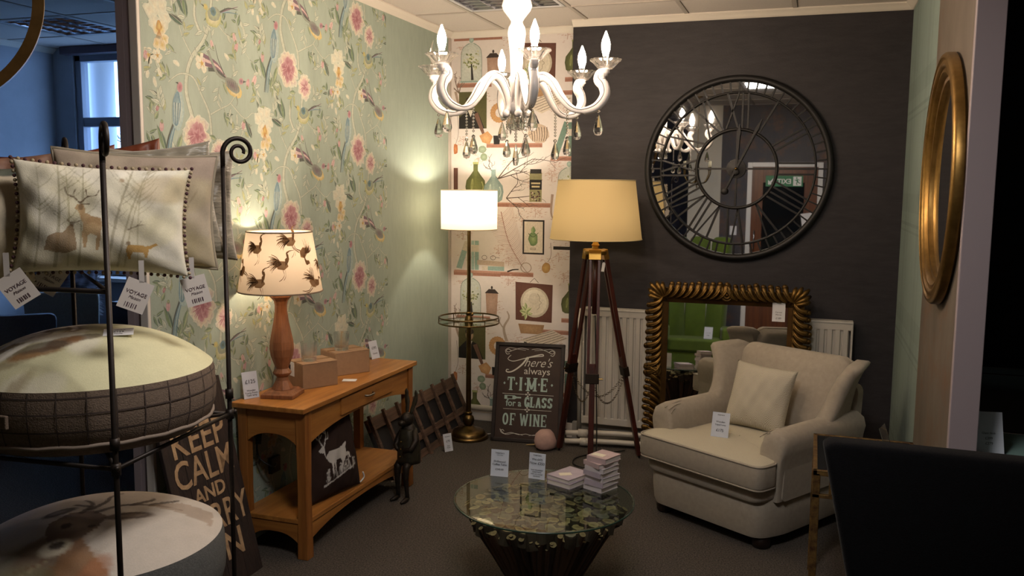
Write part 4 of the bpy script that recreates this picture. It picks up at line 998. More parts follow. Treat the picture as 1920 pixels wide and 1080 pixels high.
# ------------------------------------------------------------------ wine sign
def wine_sign():
    W, Hh, TILT = .475, .665, 13.
    t = thing('wine_sign', "dark framed sign reading There's always time for a glass of wine", 'sign', (-1.765, 5.455, 0.002), 7.)
    T = Matrix.Rotation(R(-TILT), 4, 'X')
    fw_ = wood('sign_frame_wood', '1D1613', '2E2420', .55, 'x')
    MB().box(-W/2+.01, W/2-.01, .006, .014, .01, Hh-.01, T).build('backboard', M('sign_brown', '3A2A22', .6, var=.15, vs=8), t)
    for a in ((-W/2, -W/2+.024, 0, Hh), (W/2-.024, W/2, 0, Hh), (-W/2, W/2, 0, .024), (-W/2, W/2, Hh-.024, Hh)):
        MB().box(a[0], a[1], -.008, .02, a[2], a[3], T).build('frame_bar', fw_, t, bevel=.003)
    mw = M('sign_white', 'CFCFC6', .7); mt_ = M('sign_duck_egg', 'A9C2BC', .7)
    F = lambda x, z: T @ UPR(x, .0055, z)
    s = Hh
    # script line: sheared letters with a big swash on the T
    txt("here's", .085, mw, t, F(.055, s*.80), shear=.45, sx=.92, off=-.0006)
    txt('always', .066, mw, t, F(.055, s*.715), sx=1.05)
    sw = Deco(lambda u, v, d: tuple(T @ Vector((u, .0055-d, v))), 2e-5, .0002)
    c1 = lin('CFCFC6'); c2 = lin('A9C2BC')
    def sc(pts, w0, w1, c=c1): sw.stroke(pts, w0, w1, c, 6)
    sc([(-.13, s*.87), (-.15, s*.83), (-.11, s*.81), (-.03, s*.845), (.04, s*.865), (.09, s*.875), (.085, s*.89), (.05, s*.88), (-.02, s*.85)], .004, .007)
    sc([(-.015, s*.855), (-.045, s*.79), (-.085, s*.735), (-.125, s*.70), (-.155, s*.70), (-.155, s*.722), (-.14, s*.722)], .012, .005)
    for sg in (-1, 1):
        sc([(sg*.01, s*.935), (sg*.06, s*.945), (sg*.11, s*.925), (sg*.15, s*.90), (sg*.165, s*.915), (sg*.15, s*.93), (sg*.13, s*.915)], .003, .004)
        sc([(sg*.03, s*.925), (sg*.09, s*.935), (sg*.14, s*.945), (sg*.17, s*.92), (sg*.16, s*.88), (sg*.14, s*.885)], .002, .004)
        sc([(sg*.0, s*.085), (sg*.05, s*.075), (sg*.10, s*.09), (sg*.15, s*.075), (sg*.175, s*.10), (sg*.16, s*.115), (sg*.15, s*.10)], .003, .004)
        sc([(sg*.02, s*.07), (sg*.08, s*.085), (sg*.14, s*.07), (sg*.18, s*.12)], .002, .004)
    sw.rect(-.175, .175, s*.478, s*.482, c1); sw.rect(-.165, .165, s*.325, s*.329, c1)
    for z_ in (.480, .327):
        for dx, dz in ((0, .012), (0, -.012), (.012, 0), (-.012, 0)): sw.blob(dx, s*z_+dz, .006, .006, 0, c1, c1, 8)
    # slab letters built from strokes and serifs
    def glyph(ch, x, z, w_, h_, st, c, sf=True):
        r = lambda a, b, p, q: sw.rect(x+a*w_, x+b*w_, z+p*h_, z+q*h_, c)
        v = st/w_; e = st*.62/h_; k = .10 if sf else 0
        def vert(cx_, p=0, q=1, ser='bt'):
            r(cx_-v/2, cx_+v/2, p, q)
            if sf:
                for y_ in ([0] if 'b' in ser else [])+([1-e*.7] if 't' in ser else []): r(cx_-v/2-k, cx_+v/2+k, y_, y_+e*.7)
        def diag(a, b, p, q): sw.stroke([(x+a*w_, z+p*h_), (x+b*w_, z+q*h_)], st*.9, st*.9, c, 0)
        def arc(cx_, cy_, rx, ry, a0, a1, w2=st):
            sw.stroke([(x+(cx_+rx*math.cos(a0+(a1-a0)*i/10))*w_, z+(cy_+ry*math.sin(a0+(a1-a0)*i/10))*h_) for i in range(11)], w2, w2, c, 3)
        if ch == 'T': vert(.5, 0, 1, 'b'); r(0, 1, 1-e, 1); r(0, .12, .74, 1); r(.88, 1, .74, 1)
        elif ch == 'I': vert(.5)
        elif ch == 'M': vert(.12); vert(.88); diag(.12, .5, 1-e/2, .15); diag(.5, .88, .15, 1-e/2)
        elif ch == 'E':
            vert(.22, 0, 1, ''); r(.05, .95, 0, e); r(.05, .95, 1-e, 1); r(.22, .75, .5-e/2, .5+e/2); r(.84, .95, 0, .24); r(.84, .95, .76, 1); r(.66, .75, .38, .62)
        elif ch == 'F': vert(.22, 0, 1, 'b'); r(.05, .95, 1-e, 1); r(.22, .75, .5-e/2, .5+e/2); r(.84, .95, .76, 1); r(.66, .75, .38, .62)
        elif ch == 'L': vert(.25); r(.1, .95, 0, e); r(.82, .95, 0, .34)
        elif ch == 'A': diag(.12, .5, 0, .97); diag(.5, .88, .97, 0); r(.3, .7, .28, .28+e); r(0, .28, 0, e*.7); r(.72, 1, 0, e*.7)
        elif ch == 'N': vert(.15); vert(.85); diag(.15, .85, 1-e/2, e/2)
        elif ch == 'W': diag(.05, .28, 1, 0); diag(.28, .5, 0, .9); diag(.5, .72, .9, 0); diag(.72, .95, 0, 1); r(-.06, .18, 1-e*.7, 1); r(.82, 1.06, 1-e*.7, 1)
        elif ch == 'O': arc(.5, .5, .5-v/2, .5-st/2/h_, 0, 2*PI)
        elif ch == 'S': arc(.5, .73, .5-v/2, .27-st/2/h_, .35, 4.6); arc(.5, .27, .5-v/2, .27-st/2/h_, 1.45, -2.8); r(.84, 1, .7, .95); r(0, .16, .05, .3)
        elif ch == 'G': arc(.5, .5, .5-v/2, .5-st/2/h_, .75, 5.9); r(.55, 1.05, .38, .38+e*.8); r(.72, .72+v, .05, .45); r(.84, 1, .66, .95)
    def word(s_, x0, z, w_, h_, st, gap, c=c2):
        x = x0
        for ch in s_:
            if ch == ' ': x += w_*.55; continue
            k = {'I': .55, 'M': 1.25, 'W': 1.3}.get(ch, 1.); glyph(ch, x, z, w_*k, h_, st, c); x += w_*k+gap
    word('TIME', -.145, s*.515, .050, s*.135, .0155, .029)
    for dx in (-.165, -.082, -.02, .072, .160): sw.poly([(dx-.008, s*.585), (dx, s*.60), (dx+.008, s*.585), (dx, s*.57)], c2)
    word('GLASS', -.022, s*.352, .033, s*.105, .0135, .0065)
    word('OF WINE', -.165, s*.165, .040, s*.12, .0115, .009)
    txt('for a', .062, mt_, t, F(-.095, s*.385), sx=.9, off=.001)
    # little bottle
    sw.poly([(-.16, s*.425), (-.09, s*.425), (-.075, s*.437), (-.045, s*.437), (-.045, s*.452), (-.075, s*.452), (-.09, s*.464), (-.16, s*.464)], c2); sw.rect(-.14, -.105, s*.432, s*.457, lin('3A2A22'))
    sw.build('painted_lettering', M('sign_paint', vc=True, rough=.7), t)
    return t
wine_sign()
pc = tag(MB().lathe([(.002, 0), (.05, .004), (.07, .02), (.072, .06), (.06, .10), (.035, .125), (.002, .13)], n=24, wave=lambda a, z: 1+.08*math.sin(3*a+z*40)).build('fabric_pouch', M('pink_cotton', 'B99A92', .9, var=.1, vs=30), smooth=True), 'small pale pink fabric pouch on the carpet by the wine sign', 'pouch')
pc.location = (-1.60, 5.372, .0)
tw = thing('straw_bundle', 'small bundle of straw lying before the wine sign', 'straw', (-1.69, 5.40, .006), 10)
for k in range(9): MB().cyl((-.05+.004*k, .004*(k % 3), .003*(k % 2)), (.04-.006*(k % 4), -.012+.003*k, .012), .0022, n=5).build('straw', M('straw', '9C8458', .8), tw)

# ------------------------------------------------------------------ radiator and pipes
def radiator():
    t = thing('radiator', 'white panel radiator with vertical flutes behind the gilt mirror', 'radiator', (0, 0, 0))
    X0, X1, z0, z1, yf = -1.42, .245, .135, .912, 5.60; mr = M('radiator_enamel', 'C2BEB6', .4)
    fl = []; n = 36; w_ = (X1-X0-.05)/n
    m = MB(); prof = []
    for k in range(n):
        x = X0+.025+k*w_; prof += [(x, yf+.012), (x+w_*.25, yf+.012), (x+w_*.38, yf), (x+w_*.85, yf), (x+w_*.98, yf+.012)]
    rings = [[Vector((x, y, z)) for x, y in prof] for z in (z0+.04, z0+.055, z1-.055, z1-.045)]
    m.loft(rings, closed=False, caps=False); m.build('front_panel', mr, t, solid=.004)
    for a, b in ((z0, z0+.05), (z1-.055, z1-.01)): MB().box(X0+.005, X1-.005, yf-.004, yf+.014, a, b).build('seam_band', mr, t, bevel=.006)
    MB().box(X0, X1, yf-.008, 5.675, z1-.014, z1).build('top_grille', mr, t, bevel=.004)
    for x in (X0, X1-.012): MB().box(x, x+.012, yf-.006, 5.672, z0, z1-.004).build('side_panel', mr, t, bevel=.004)
    MB().box(X0+.01, X1-.01, 5.655, 5.672, z0+.02, z1-.03).build('back_panel', mr, t)
    for x in (-1.2, 0): MB().box(x, x+.03, 5.668, 5.694, .5, .8).build('wall_bracket', mr, t)
    return t
radiator()
mp_ = M('pipe_gloss', 'C4BEB2', .35)
def pipe(pts, label, r=.016, fit=()):
    t = thing('heating_pipe', label, 'pipe', group='heating pipes by the radiator')
    MB().tube(catmull(pts, 5) if len(pts) > 2 else pts, r, 12).build('pipe_run', mp_, t, smooth=True)
    for f in fit: MB().tube(f, r*1.5, 12).build('fitting', mp_, t, smooth=True)
pipe([(-2.44, 5.86, .10), (-1.56, 5.86, .10)], 'thick white pipe along the foot of the bookshelf paper', .022)
pipe([(-1.50, 5.50, .085), (-1.0, 5.61, .085), (.44, 5.61, .085)], 'upper white pipe running under the radiator', .018, [[(-1.42, 5.525, .085), (-1.36, 5.535, .085)]])
pipe([(-1.50, 5.48, .035), (-1.0, 5.58, .035), (.44, 5.58, .035)], 'lower white pipe just above the carpet under the radiator', .018, [[(-1.40, 5.50, .035), (-1.34, 5.51, .035)]])
pipe([(-1.45, 5.66, .02), (-1.45, 5.64, .90)], 'upright white pipe beside the radiator', .015)
sk = tag(MB().box(-1.50, .46, 5.662, 5.70, .0, .12).build('pipe_trunking', M('grey_trunking', '9A968E', .5), bevel=.004), 'grey boxed trunking along the foot of the dark wall', 'trunking')

# ------------------------------------------------------------------ gilt mirror leaning on the radiator
m_gilt = M('aged_gilt', '3E2C14', .40, .8, var=.55, vs=14, bump=.12, bs=30, col2='8F6E36')
m_giltd = M('gilt_inner', '5C4220', .45, .7, var=.3, vs=9)
m_mirror = M('mirror_silver', 'E6E8EA', .015, 1.)
def gilt_mirror():
    W, Hh, B = .95, 1.10, .115
    t = thing('gilt_mirror', 'large mirror in a carved gilt leaf frame leaning on the radiator', 'mirror', (-.492, 5.50, 0), 0.)
    T = Matrix.Rotation(R(-3.0), 4, 'X')
    MB().box(-W/2+B-.01, W/2-B+.01, .006, .010, B-.01, Hh-B+.01, T).build('mirror_glass', m_mirror, t)
    MB().box(-W/2+.03, W/2-.03, .012, .03, .03, Hh-.03, T).build('backing', M('mirror_back', '2A2018', .8), t)
    # inner flat slip and cove, four mitred members
    def member(corners_out, corners_in, name, mat, y0, y1):
        (a, b), (c, d) = corners_out, corners_in
        m = MB(); V3 = lambda p, y: T @ Vector((p[0], y, p[1]))
        m.add([V3(a, y0), V3(b, y0), V3(d, y1), V3(c, y1), V3(a, .02), V3(b, .02), V3(d, .02), V3(c, .02)], [(0, 1, 2, 3), (7, 6, 5, 4), (0, 4, 5, 1), (3, 2, 6, 7), (0, 3, 7, 4), (1, 5, 6, 2)])
        m.build(name, mat, t, bevel=.003)
    def ring(i0, i1, y0, y1, name, mat):
        o = [(-W/2+i0, i0), (W/2-i0, i0), (W/2-i0, Hh-i0), (-W/2+i0, Hh-i0)]; n_ = [(-W/2+i1, i1), (W/2-i1, i1), (W/2-i1, Hh-i1), (-W/2+i1, Hh-i1)]
        for k in range(4): member((o[k], o[(k+1) % 4]), (n_[k], n_[(k+1) % 4]), name, mat, y0, y1)
    ring(.02, .088, -.02, -.008, 'frame_member', m_gilt); ring(.086, B, -.012, .002, 'inner_slip', m_giltd)
    # carved acanthus lobes: fat curled leaves sweeping from the slip to the outer rim
    def lobe(seed, flip):
        m = MB(); n = 9; rings = []
        for i in range(n):
            u = i/(n-1); ang = flip*(1.15*u**1.4); 
            x = flip*.072*(math.sin(u*PI/2)-.75); z = .096*(1-math.cos(u*PI/2)); hgt = .010+.026*math.sin(PI*min(1, u*.86+.08))+.012*u
            r_ = .007+.0155*u**1.1*(1.0 if u < .95 else .85)
            rings.append((Vector((x, -hgt, z)), r_))
        m.tube([p for p, r_ in rings], [r_ for p, r_ in rings], 10, upv=(1, 0, 0), flat=.75)
        m._ball(rings[-1][0]+Vector((flip*.002, -.002, -.001)), .0195, 12, 8, (1, .8, .95), None, None)
        m.tube([p+Vector((flip*.012*(i/(n-1)), -.013, -.004)) for i, (p, r_) in enumerate(rings)][:-1], [.0035+.003*i/(n-1) for i in range(n-1)], 6)
        return m
    protos = {}
    def put(seed, flip, org, dirv, sc_):
        """org: point on the slip (x, z); dirv: outward direction"""
        key = flip
        if key not in protos:
            o = lobe(0, flip).build('carved_leaf', m_gilt, t, smooth=True); protos[key] = o; first_ = True
        else:
            o = protos[key].copy(); COL.objects.link(o)
        dx, dz = dirv; ln = math.hypot(dx, dz); dx /= ln; dz /= ln
        Rm = Matrix(((dz, 0, dx), (0, 1, 0), (-dx, 0, dz))).to_4x4()
        o.matrix_local = T @ Matrix.Translation((org[0], -.004, org[1])) @ Rm @ Matrix.Scale(sc_, 4)
    rnd = random.Random(5)
    inx, inz0, inz1 = W/2-.078, .078, Hh-.078
    nS = 22
    for k in range(nS):
        u = (k+.5)/nS; z = inz0+(inz1-inz0)*u; fl = 1 if u > .5 else -1
        for sg in (-1, 1): put(k, (1 if (u > .5) == (sg > 0) else -1), (sg*inx, z+(-.02 if u > .5 else .02)), (sg, 0), .84+.12*rnd.random())
    nT = 19
    for k in range(nT):
        u = (k+.5)/nT; x = -inx+2*inx*u
        for zz, dz in ((inz1, 1), (inz0, -1)): put(k, (1 if (u < .5) == (dz > 0) else -1)*1, (x+(.02 if u < .5 else -.02), zz), (0, dz), .84+.12*rnd.random())
    for sx in (-1, 1):
        for zz, dz in ((Hh-.105, 1), (.105, -1)):
            cx_, cz_ = sx*(W/2-.105), zz
            m = MB()
            for k in range(5):
                a = math.atan2(dz, sx)+(k-2)*.26; ln = .15-.016*abs(k-2)
                m.tube([T @ Vector((cx_, -.008, cz_)), T @ Vector((cx_+ln*.5*math.cos(a), -.042, cz_+ln*.5*math.sin(a))), T @ Vector((cx_+ln*.85*math.cos(a), -.040, cz_+ln*.85*math.sin(a))), T @ Vector((cx_+ln*math.cos(a), -.018, cz_+ln*math.sin(a)))], [.006, .012, .016, .009], 8)
            m.build('corner_shell', m_gilt, t, smooth=True)
    # rosettes at the middle of each side
    for cx_, cz_ in ((0, Hh-.052), (0, .052), (-W/2+.05, Hh/2), (W/2-.05, Hh/2)):
        m = MB()
        for rr, y in ((.032, -.036), (.018, -.046)): m.tube([T @ Vector((cx_+rr*math.cos(2*PI*k/18), y, cz_+rr*1.1*math.sin(2*PI*k/18))) for k in range(18)], .0075, 8, closed=True)
        m._ball(T @ Vector((cx_, -.045, cz_)), .010, 10, 8, (1, 1, 1.0001), None, None)
        m.build('rosette', m_gilt, t, smooth=True)
    tg = MB().box(.27, .345, -.017, -.0155, Hh-.20, Hh-.085, T).build('price_tag', m_card, t)
    for s_, z_, v in (('Carved', .013, .143), ('Mirror', .013, .158), ('£189', .016, .18)):
        txt(s_, z_, m_ink, t, T @ UPR(.3075, -.0176, Hh-v), ext=.0001)
gilt_mirror()

# ------------------------------------------------------------------ round wall clock over mirror glass
def wall_clock():
    t = thing('wall_clock', 'large round black iron clock with roman numerals over mirror glass on the dark wall', 'clock', (-.478, 5.70, 1.822))
    bk = M('clock_iron', '0E0C0C', .5, .2, var=.3, vs=25); RO = .565
    Rm = Matrix.Rotation(R(90), 4, 'X')
    MB().lathe([(.001, .012), (RO-.01, .012), (RO-.01, .016), (.001, .016)], n=96, mat=Rm).build('mirror_glass', m_mirror, t)
    def hoop(r, rad, y, name, flat=1.):
        MB().tube([(r*math.cos(2*PI*k/96), -y, r*math.sin(2*PI*k/96)) for k in range(96)], rad, 10, closed=True, upv=(0, 1, 0), flat=flat).build(name, bk, t, smooth=True)
    hoop(RO-.014, .0175, .03, 'outer_ring', 1.2); hoop(RO-.098, .0075, .028, 'minute_ring'); hoop(.242, .0105, .028, 'inner_ring')
    def bar(p, q, w_, name):
        a = Vector((p[0], -.028, p[1])); b = Vector((q[0], -.028, q[1])); d = (b-a).normalized(); s = Vector((-d.z, 0, d.x)); m = MB(); y = Vector((0, .006, 0))
        m.add([a+s*w_/2-y, a-s*w_/2-y, a-s*w_/2+y, a+s*w_/2+y, b+s*w_/2-y, b-s*w_/2-y, b-s*w_/2+y, b+s*w_/2+y], [(3, 2, 1, 0), (4, 5, 6, 7), (0, 1, 5, 4), (1, 2, 6, 5), (2, 3, 7, 6), (3, 0, 4, 7)])
        return m.build(name, bk, t)
    pol = lambda r, a: (r*math.sin(a), r*math.cos(a))
    for k in range(60):
        a = 2*PI*k/60; bar(pol(RO-.10, a), pol(RO-.02, a), .0085, 'minute_bar')
    NUM = ['XII', 'I', 'II', 'III', 'IIII', 'V', 'VI', 'VII', 'VIII', 'IX', 'X', 'XI']
    W_ = {'I': .034, 'V': .085, 'X': .085}; r0, r1 = .245, RO-.100
    for k, nm in enumerate(NUM):
        a = 2*PI*k/12; e = (math.cos(a), -math.sin(a)); tot = sum(W_[c] for c in nm); x = -tot/2
        P = lambda off, r: (r*math.sin(a)+off*e[0], r*math.cos(a)+off*e[1])
        for ch in nm:
            w_ = W_[ch]; c = x+w_/2
            if ch == 'I': bar(P(c, r0), P(c, r1), .0105, 'numeral_stroke')
            elif ch == 'V': bar(P(c, r0), P(c-w_*.42, r1), .0115, 'numeral_stroke'); bar(P(c, r0), P(c+w_*.42, r1), .0085, 'numeral_stroke')
            else: bar(P(c-w_*.42, r0), P(c+w_*.42, r1), .0085, 'numeral_stroke'); bar(P(c+w_*.42, r0), P(c-w_*.42, r1), .0115, 'numeral_stroke')
            x += w_
    for k in range(4): bar((0, 0), pol(.245, PI/2*k), .011, 'spoke')
    MB().lathe([(.001, .024), (.058, .024), (.060, .03), (.058, .038), (.015, .042), (.001, .046)], n=40, mat=Rm).build('hub', bk, t, smooth=True, angle=40)
    def hand(a, ln, tail, w_, y, name, tip=True):
        d = Vector((math.sin(a), 0, math.cos(a))); s = Vector((d.z, 0, -d.x)); m = MB(); Y_ = Vector((0, -y, 0)); th = Vector((0, .003, 0))
        prof = [(-tail, w_*.6), (0, w_*.8), (ln*.72, w_), (ln*.8, w_*1.5), (ln, .0012)]
        rings = [[d*u+s*h+Y_-th, d*u-s*h+Y_-th, d*u-s*h+Y_+th, d*u+s*h+Y_+th] for u, h in prof]
        m.loft(rings); m._ball(d*-tail+Y_, w_*3, 12, 8, (1, .3, 1.), None, None); m.build(name, bk, t)
    hand(R(25.5), .335, .155, .007, .05, 'minute_hand'); hand(R(2.5), .275, .02, .007, .046, 'hour_hand')
    MB().cyl((0, -.05, 0), (0, -.058, 0), .009, n=12).build('hand_pin', m_brass, t, smooth=True)
wall_clock()

# ------------------------------------------------------------------ round gold mirror on the right partition
def gold_mirror():
    t = thing('round_gold_mirror', 'round mirror in a stepped gold frame on the rust papered partition', 'mirror', (XR, 3.865, 1.74))
    gold = M('gold_leaf', '6E5326', .36, .85, var=.35, vs=10, col2='947440'); Rm = Matrix.Rotation(R(-90), 4, 'Y'); r = .49
    prof = [(r-.012, .0), (r, .010), (r, .035), (r-.008, .045), (r-.020, .047), (r-.026, .040), (r-.032, .040), (r-.040, .046), (r-.052, .044), (r-.058, .034), (r-.064, .034), (r-.074, .038), (r-.085, .030), (r-.090, .020), (r-.105, .018), (r-.108, .008)]
    MB().lathe(prof, n=96, mat=Rm, caps=False).build('frame', gold, t, smooth=True, angle=50)
    MB().lathe([(.001, .006), (r-.10, .006), (r-.10, .009), (.001, .009)], n=64, mat=Rm).build('mirror_glass', m_mirror, t)
gold_mirror()
# ------------------------------------------------------------------ linen wing armchair
def woven_diamond(name, c1, c2, sc):
    """pale cloth woven with small concentric diamonds"""
    m = M(name, c1, .9, bump=.1, bs=300, spec=.2)
    nt = m.node_tree; N = nt.nodes; L = nt.links; b = N['Principled BSDF']
    tc = N.new('ShaderNodeTexCoord'); mp = N.new('ShaderNodeMapping'); mp.inputs['Scale'].default_value = (sc, sc, sc); L.new(tc.outputs['Object'], mp.inputs[0])
    sp = N.new('ShaderNodeSeparateXYZ'); L.new(mp.outputs[0], sp.inputs[0])
    def tri(sock):
        p = N.new('ShaderNodeMath'); p.operation = 'PINGPONG'; p.inputs[1].default_value = 1.; L.new(sock, p.inputs[0]); return p.outputs[0]
    yz = N.new('ShaderNodeMath'); yz.operation = 'ADD'; L.new(sp.outputs['Y'], yz.inputs[0]); L.new(sp.outputs['Z'], yz.inputs[1])
    a = N.new('ShaderNodeMath'); a.operation = 'ADD'; L.new(tri(sp.outputs['X']), a.inputs[0]); L.new(tri(yz.outputs[0]), a.inputs[1])
    s = N.new('ShaderNodeMath'); s.operation = 'MULTIPLY'; s.inputs[1].default_value = 4.; L.new(a.outputs[0], s.inputs[0])
    f = N.new('ShaderNodeMath'); f.operation = 'FRACT'; L.new(s.outputs[0], f.inputs[0])
    g = N.new('ShaderNodeMath'); g.operation = 'GREATER_THAN'; g.inputs[1].default_value = .5; L.new(f.outputs[0], g.inputs[0])
    mx = N.new('ShaderNodeMix'); mx.data_type = 'RGBA'; L.new(g.outputs[0], mx.inputs[0]); mx.inputs[6].default_value = (*lin(c1), 1); mx.inputs[7].default_value = (*lin(c2), 1)
    L.new(mx.outputs[2], b.inputs['Base Color'])
    return m
m_linen = M('beige_linen', 'A39A8C', .92, var=.07, vs=40, bump=.12, bs=420, spec=.15, sheen=.1)
m_weave = woven_diamond('seat_weave', 'C9C4B2', 'AFA791', 34.)
m_weave2 = woven_diamond('cushion_weave', 'CBC6B6', 'A39A86', 38.)
def rounded(poly, r, n=5):
    out = []; m = len(poly)
    for i in range(m):
        p0, p1, p2 = Vector(poly[i-1]), Vector(poly[i]), Vector(poly[(i+1) % m]); a = (p0-p1).normalized(); b = (p2-p1).normalized()
        rr = min(r[i] if hasattr(r, '__len__') else r, (p0-p1).length*.49, (p2-p1).length*.49)
        s, e = p1+a*rr, p1+b*rr
        for k in range(n+1):
            t = k/n; q = s*(1-t)**2+p1*2*t*(1-t)+e*t*t; out.append((q.x, q.y))
    return out
def armchair():
    t = thing('armchair', 'beige linen wing armchair with rolled arms and a patterned seat cushion', 'armchair', (-.478, 4.30, 0), -32)
    # base box and rolled front lip
    pl = rounded([(-.345, .0), (.345, .0), (.385, .16), (.385, .80), (.30, .86), (-.30, .86), (-.385, .80), (-.385, .16)], [.07, .07, .05, .08, .08, .08, .08, .05])
    m = MB(); m.loft([[Vector((x*k, .43+(y-.43)*k, z)) for x, y in pl] for z, k in ((.058, .93), (.062, .955), (.085, .97), (.16, .985), (.255, .985), (.262, .97))]); m.build('base', m_linen, t, smooth=True, angle=50)
    lip = rounded([(-.355, -.015), (.355, -.015), (.37, .14), (.33, .18), (-.33, .18), (-.37, .14)], .06)
    m = MB(); m.loft([[Vector((x*k, .08+(y-.08)*k, z)) for x, y in lip] for z, k in ((.240, .93), (.246, .975), (.262, 1.0), (.29, 1.0), (.308, .985), (.316, .94))]); m.build('front_lip', m_linen, t, smooth=True, angle=60)
    MB().box(-.30, .30, .12, .70, .25, .315).build('deck', m_linen, t)
    # T shaped seat cushion
    tp = rounded([(-.378, -.055), (.378, -.055), (.385, .085), (.268, .10), (.262, .63), (-.262, .63), (-.268, .10), (-.385, .085)], [.05, .05, .04, .015, .05, .05, .015, .04], 6)
    cen = Vector((0, .28)); st = [(.312, .955), (.318, .985), (.332, 1.0), (.415, 1.0), (.430, .99)]
    m = MB(); m.loft([[Vector((cen.x+(x-cen.x)*k, cen.y+(y-cen.y)*k, z)) for x, y in tp] for z, k in st])
    sc_ = m.build('seat_cushion', m_linen, t, smooth=True, angle=60)
    m = MB(); m.loft([[Vector((cen.x+(x-cen.x)*k, cen.y+(y-cen.y)*k, z)) for x, y in tp] for z, k in ((.4295, .985), (.437, .95), (.447, .8), (.453, .5), (.455, .1))]); m.build('seat_top', m_weave, sc_, smooth=True)
    for z, k in ((.430, .992), (.317, .985)):
        MB().tube([Vector((cen.x+(x-cen.x)*k, cen.y+(y-cen.y)*k, z)) for x, y in tp], .0048, 6, closed=True).build('piping', m_linen, sc_, smooth=True)
    for sg in (-1, 1):
        # arm: padded inner and outer panel with a rolled top that climbs into the wing
        ap = [(.262, .24), (.266, .42), (.270, .50), (.285, .545), (.320, .572), (.360, .572), (.398, .548), (.410, .505), (.400, .46), (.388, .36), (.384, .24)]
        m = MB(); ys = [(.085, .80), (.090, .93), (.105, .985), (.14, 1.0), (.40, 1.0), (.56, 1.01), (.80, .98)]
        m.loft([[Vector((sg*(.335+(x-.335)*k), y, .24+(z-.24)*(k if k < 1 else 1))) for x, z in ap] for y, k in ys]); m.build('arm', m_linen, t, smooth=True, angle=60)
        # outer side panel down to the base
        op = [(.11, .24), (.80, .24), (.80, .50), (.13, .50)]
        MB().prism(rounded(op, .03), sg*.376, sg*.392, 'yz').build('side_panel', m_linen, t, smooth=True, angle=40)
        # wing
        fr_ = catmull([(.335, .42, .525), (.340, .51, .560), (.350, .560, .62), (.366, .590, .69), (.390, .610, .755), (.412, .622, .792)], 5)
        bk_ = catmull([(.300, .74, .47), (.302, .76, .56), (.306, .78, .64), (.314, .80, .71), (.332, .82, .77), (.352, .835, .805)], 5)
        n = len(fr_); rings = []
        for i in range(n):
            f, b = fr_[i], bk_[i]; d = (b-f); s = Vector((d.y, -d.x, 0)).normalized()*.040; ring = []
            for k in range(7): a = PI/2+PI*k/6; ring.append(f+d.normalized()*(.045*math.cos(a)+.02)+s*1.15*math.sin(a))
            ring += [b-s*.9, b+s*.9]
            rings.append([Vector((sg*q.x, q.y, q.z)) for q in ring])
        top = rings[-1]; c_ = sum(top, Vector())/len(top)
        rings.append([c_+(q-c_)*.95+Vector((sg*.010, 0, .018)) for q in top]); rings.append([c_+(q-c_)*.78+Vector((sg*.012, 0, .032)) for q in top]); rings.append([c_+(q-c_)*.4+Vector((sg*.010, 0, .039)) for q in top])
        m = MB(); m.loft(rings); m.build('wing', m_linen, t, smooth=True, angle=70)
        for k in range(3):
            a = .6+.35*k; MB().tube(catmull([(sg*(.335-.075*math.cos(a)), .085-.002*k, .50+.06*math.sin(a)), (sg*(.335-.06*math.cos(a)), .12+.03*k, .513+.062*math.sin(a)), (sg*(.335-.045*math.cos(a)), .17+.03*k, .512+.062*math.sin(a))], 3), .0022, 5).build('pleat', m_linen, t, smooth=True)
        MB().lathe([(.034, 0), (.042, .012), (.044, .035), (.036, .06), (.03, .065)], (sg*.30, .09, 0), 16).build('foot', M('dark_walnut', '1F130D', .4), t, smooth=True)
        MB().lathe([(.030, 0), (.036, .012), (.036, .06)], (sg*.29, .78, 0), 16).build('foot', M('dark_walnut'), t, smooth=True)
    # reclined back with soft crest
    bw = rounded([(-.275, 0), (.275, 0), (.322, .26), (.335, .42), (.30, .462), (-.30, .462), (-.335, .42), (-.322, .26)], [.02, .02, .2, .05, .06, .06, .05, .2], 5)
    A = Vector((0, .585, .42)); U = Vector((0, .19, .46)).normalized(); Nn = Vector((0, -U.z, U.y)); c2 = (0, .24); m = MB()
    rings = []
    for dep, k in ((.012, .90), (.030, .965), (.05, .99), (.075, 1.0), (.14, 1.0), (.16, .98), (.17, .9)):
        rings.append([A-Nn*dep+Nn*.02+Vector(((c2[0]+(x-c2[0])*k), 0, 0))+U*(c2[1]+(z+.018*(1-(x/.33)**2)*(z > .3)-c2[1])*k) for x, z in bw])
    rings.insert(0, [A+Nn*.02+Nn*(.012)+Vector((x*.55, 0, 0))+U*(c2[1]+(z-c2[1])*.55) for x, z in bw])
    m.loft(rings); bo = m.build('backrest', m_linen, t, smooth=True, angle=70)
    MB().tube([A-Nn*.052+Vector((x*.995, 0, 0))+U*(c2[1]+(z+.018*(1-(x/.33)**2)*(z > .3)-c2[1])*.995) for x, z in bw if z > .2], .0045, 6).build('piping', m_linen, bo, smooth=True)
    MB().prism(rounded([(-.33, .06), (.33, .06), (.36, .70), (-.36, .70)], .05), .80, .85, 'xz').build('back_panel', m_linen, t, smooth=True, angle=40)
    return t
armchair()
def world_of(loc, rz, p):
    a = R(rz); return (loc[0]+p[0]*math.cos(a)-p[1]*math.sin(a), loc[1]+p[0]*math.sin(a)+p[1]*math.cos(a), loc[2]+p[2])
AC = (-.478, 4.30, 0)
cu, _ = pillow('scatter_cushion', .335, .345, .14, m_weave2, None, (40, 40), .055, wr=.002)
tag(cu, 'cream diamond weave cushion propped in the beige armchair', 'cushion'); place(cu, world_of(AC, -32, (-.005, .415, .452)), -22, 20); cu.rotation_euler[1] = R(3)
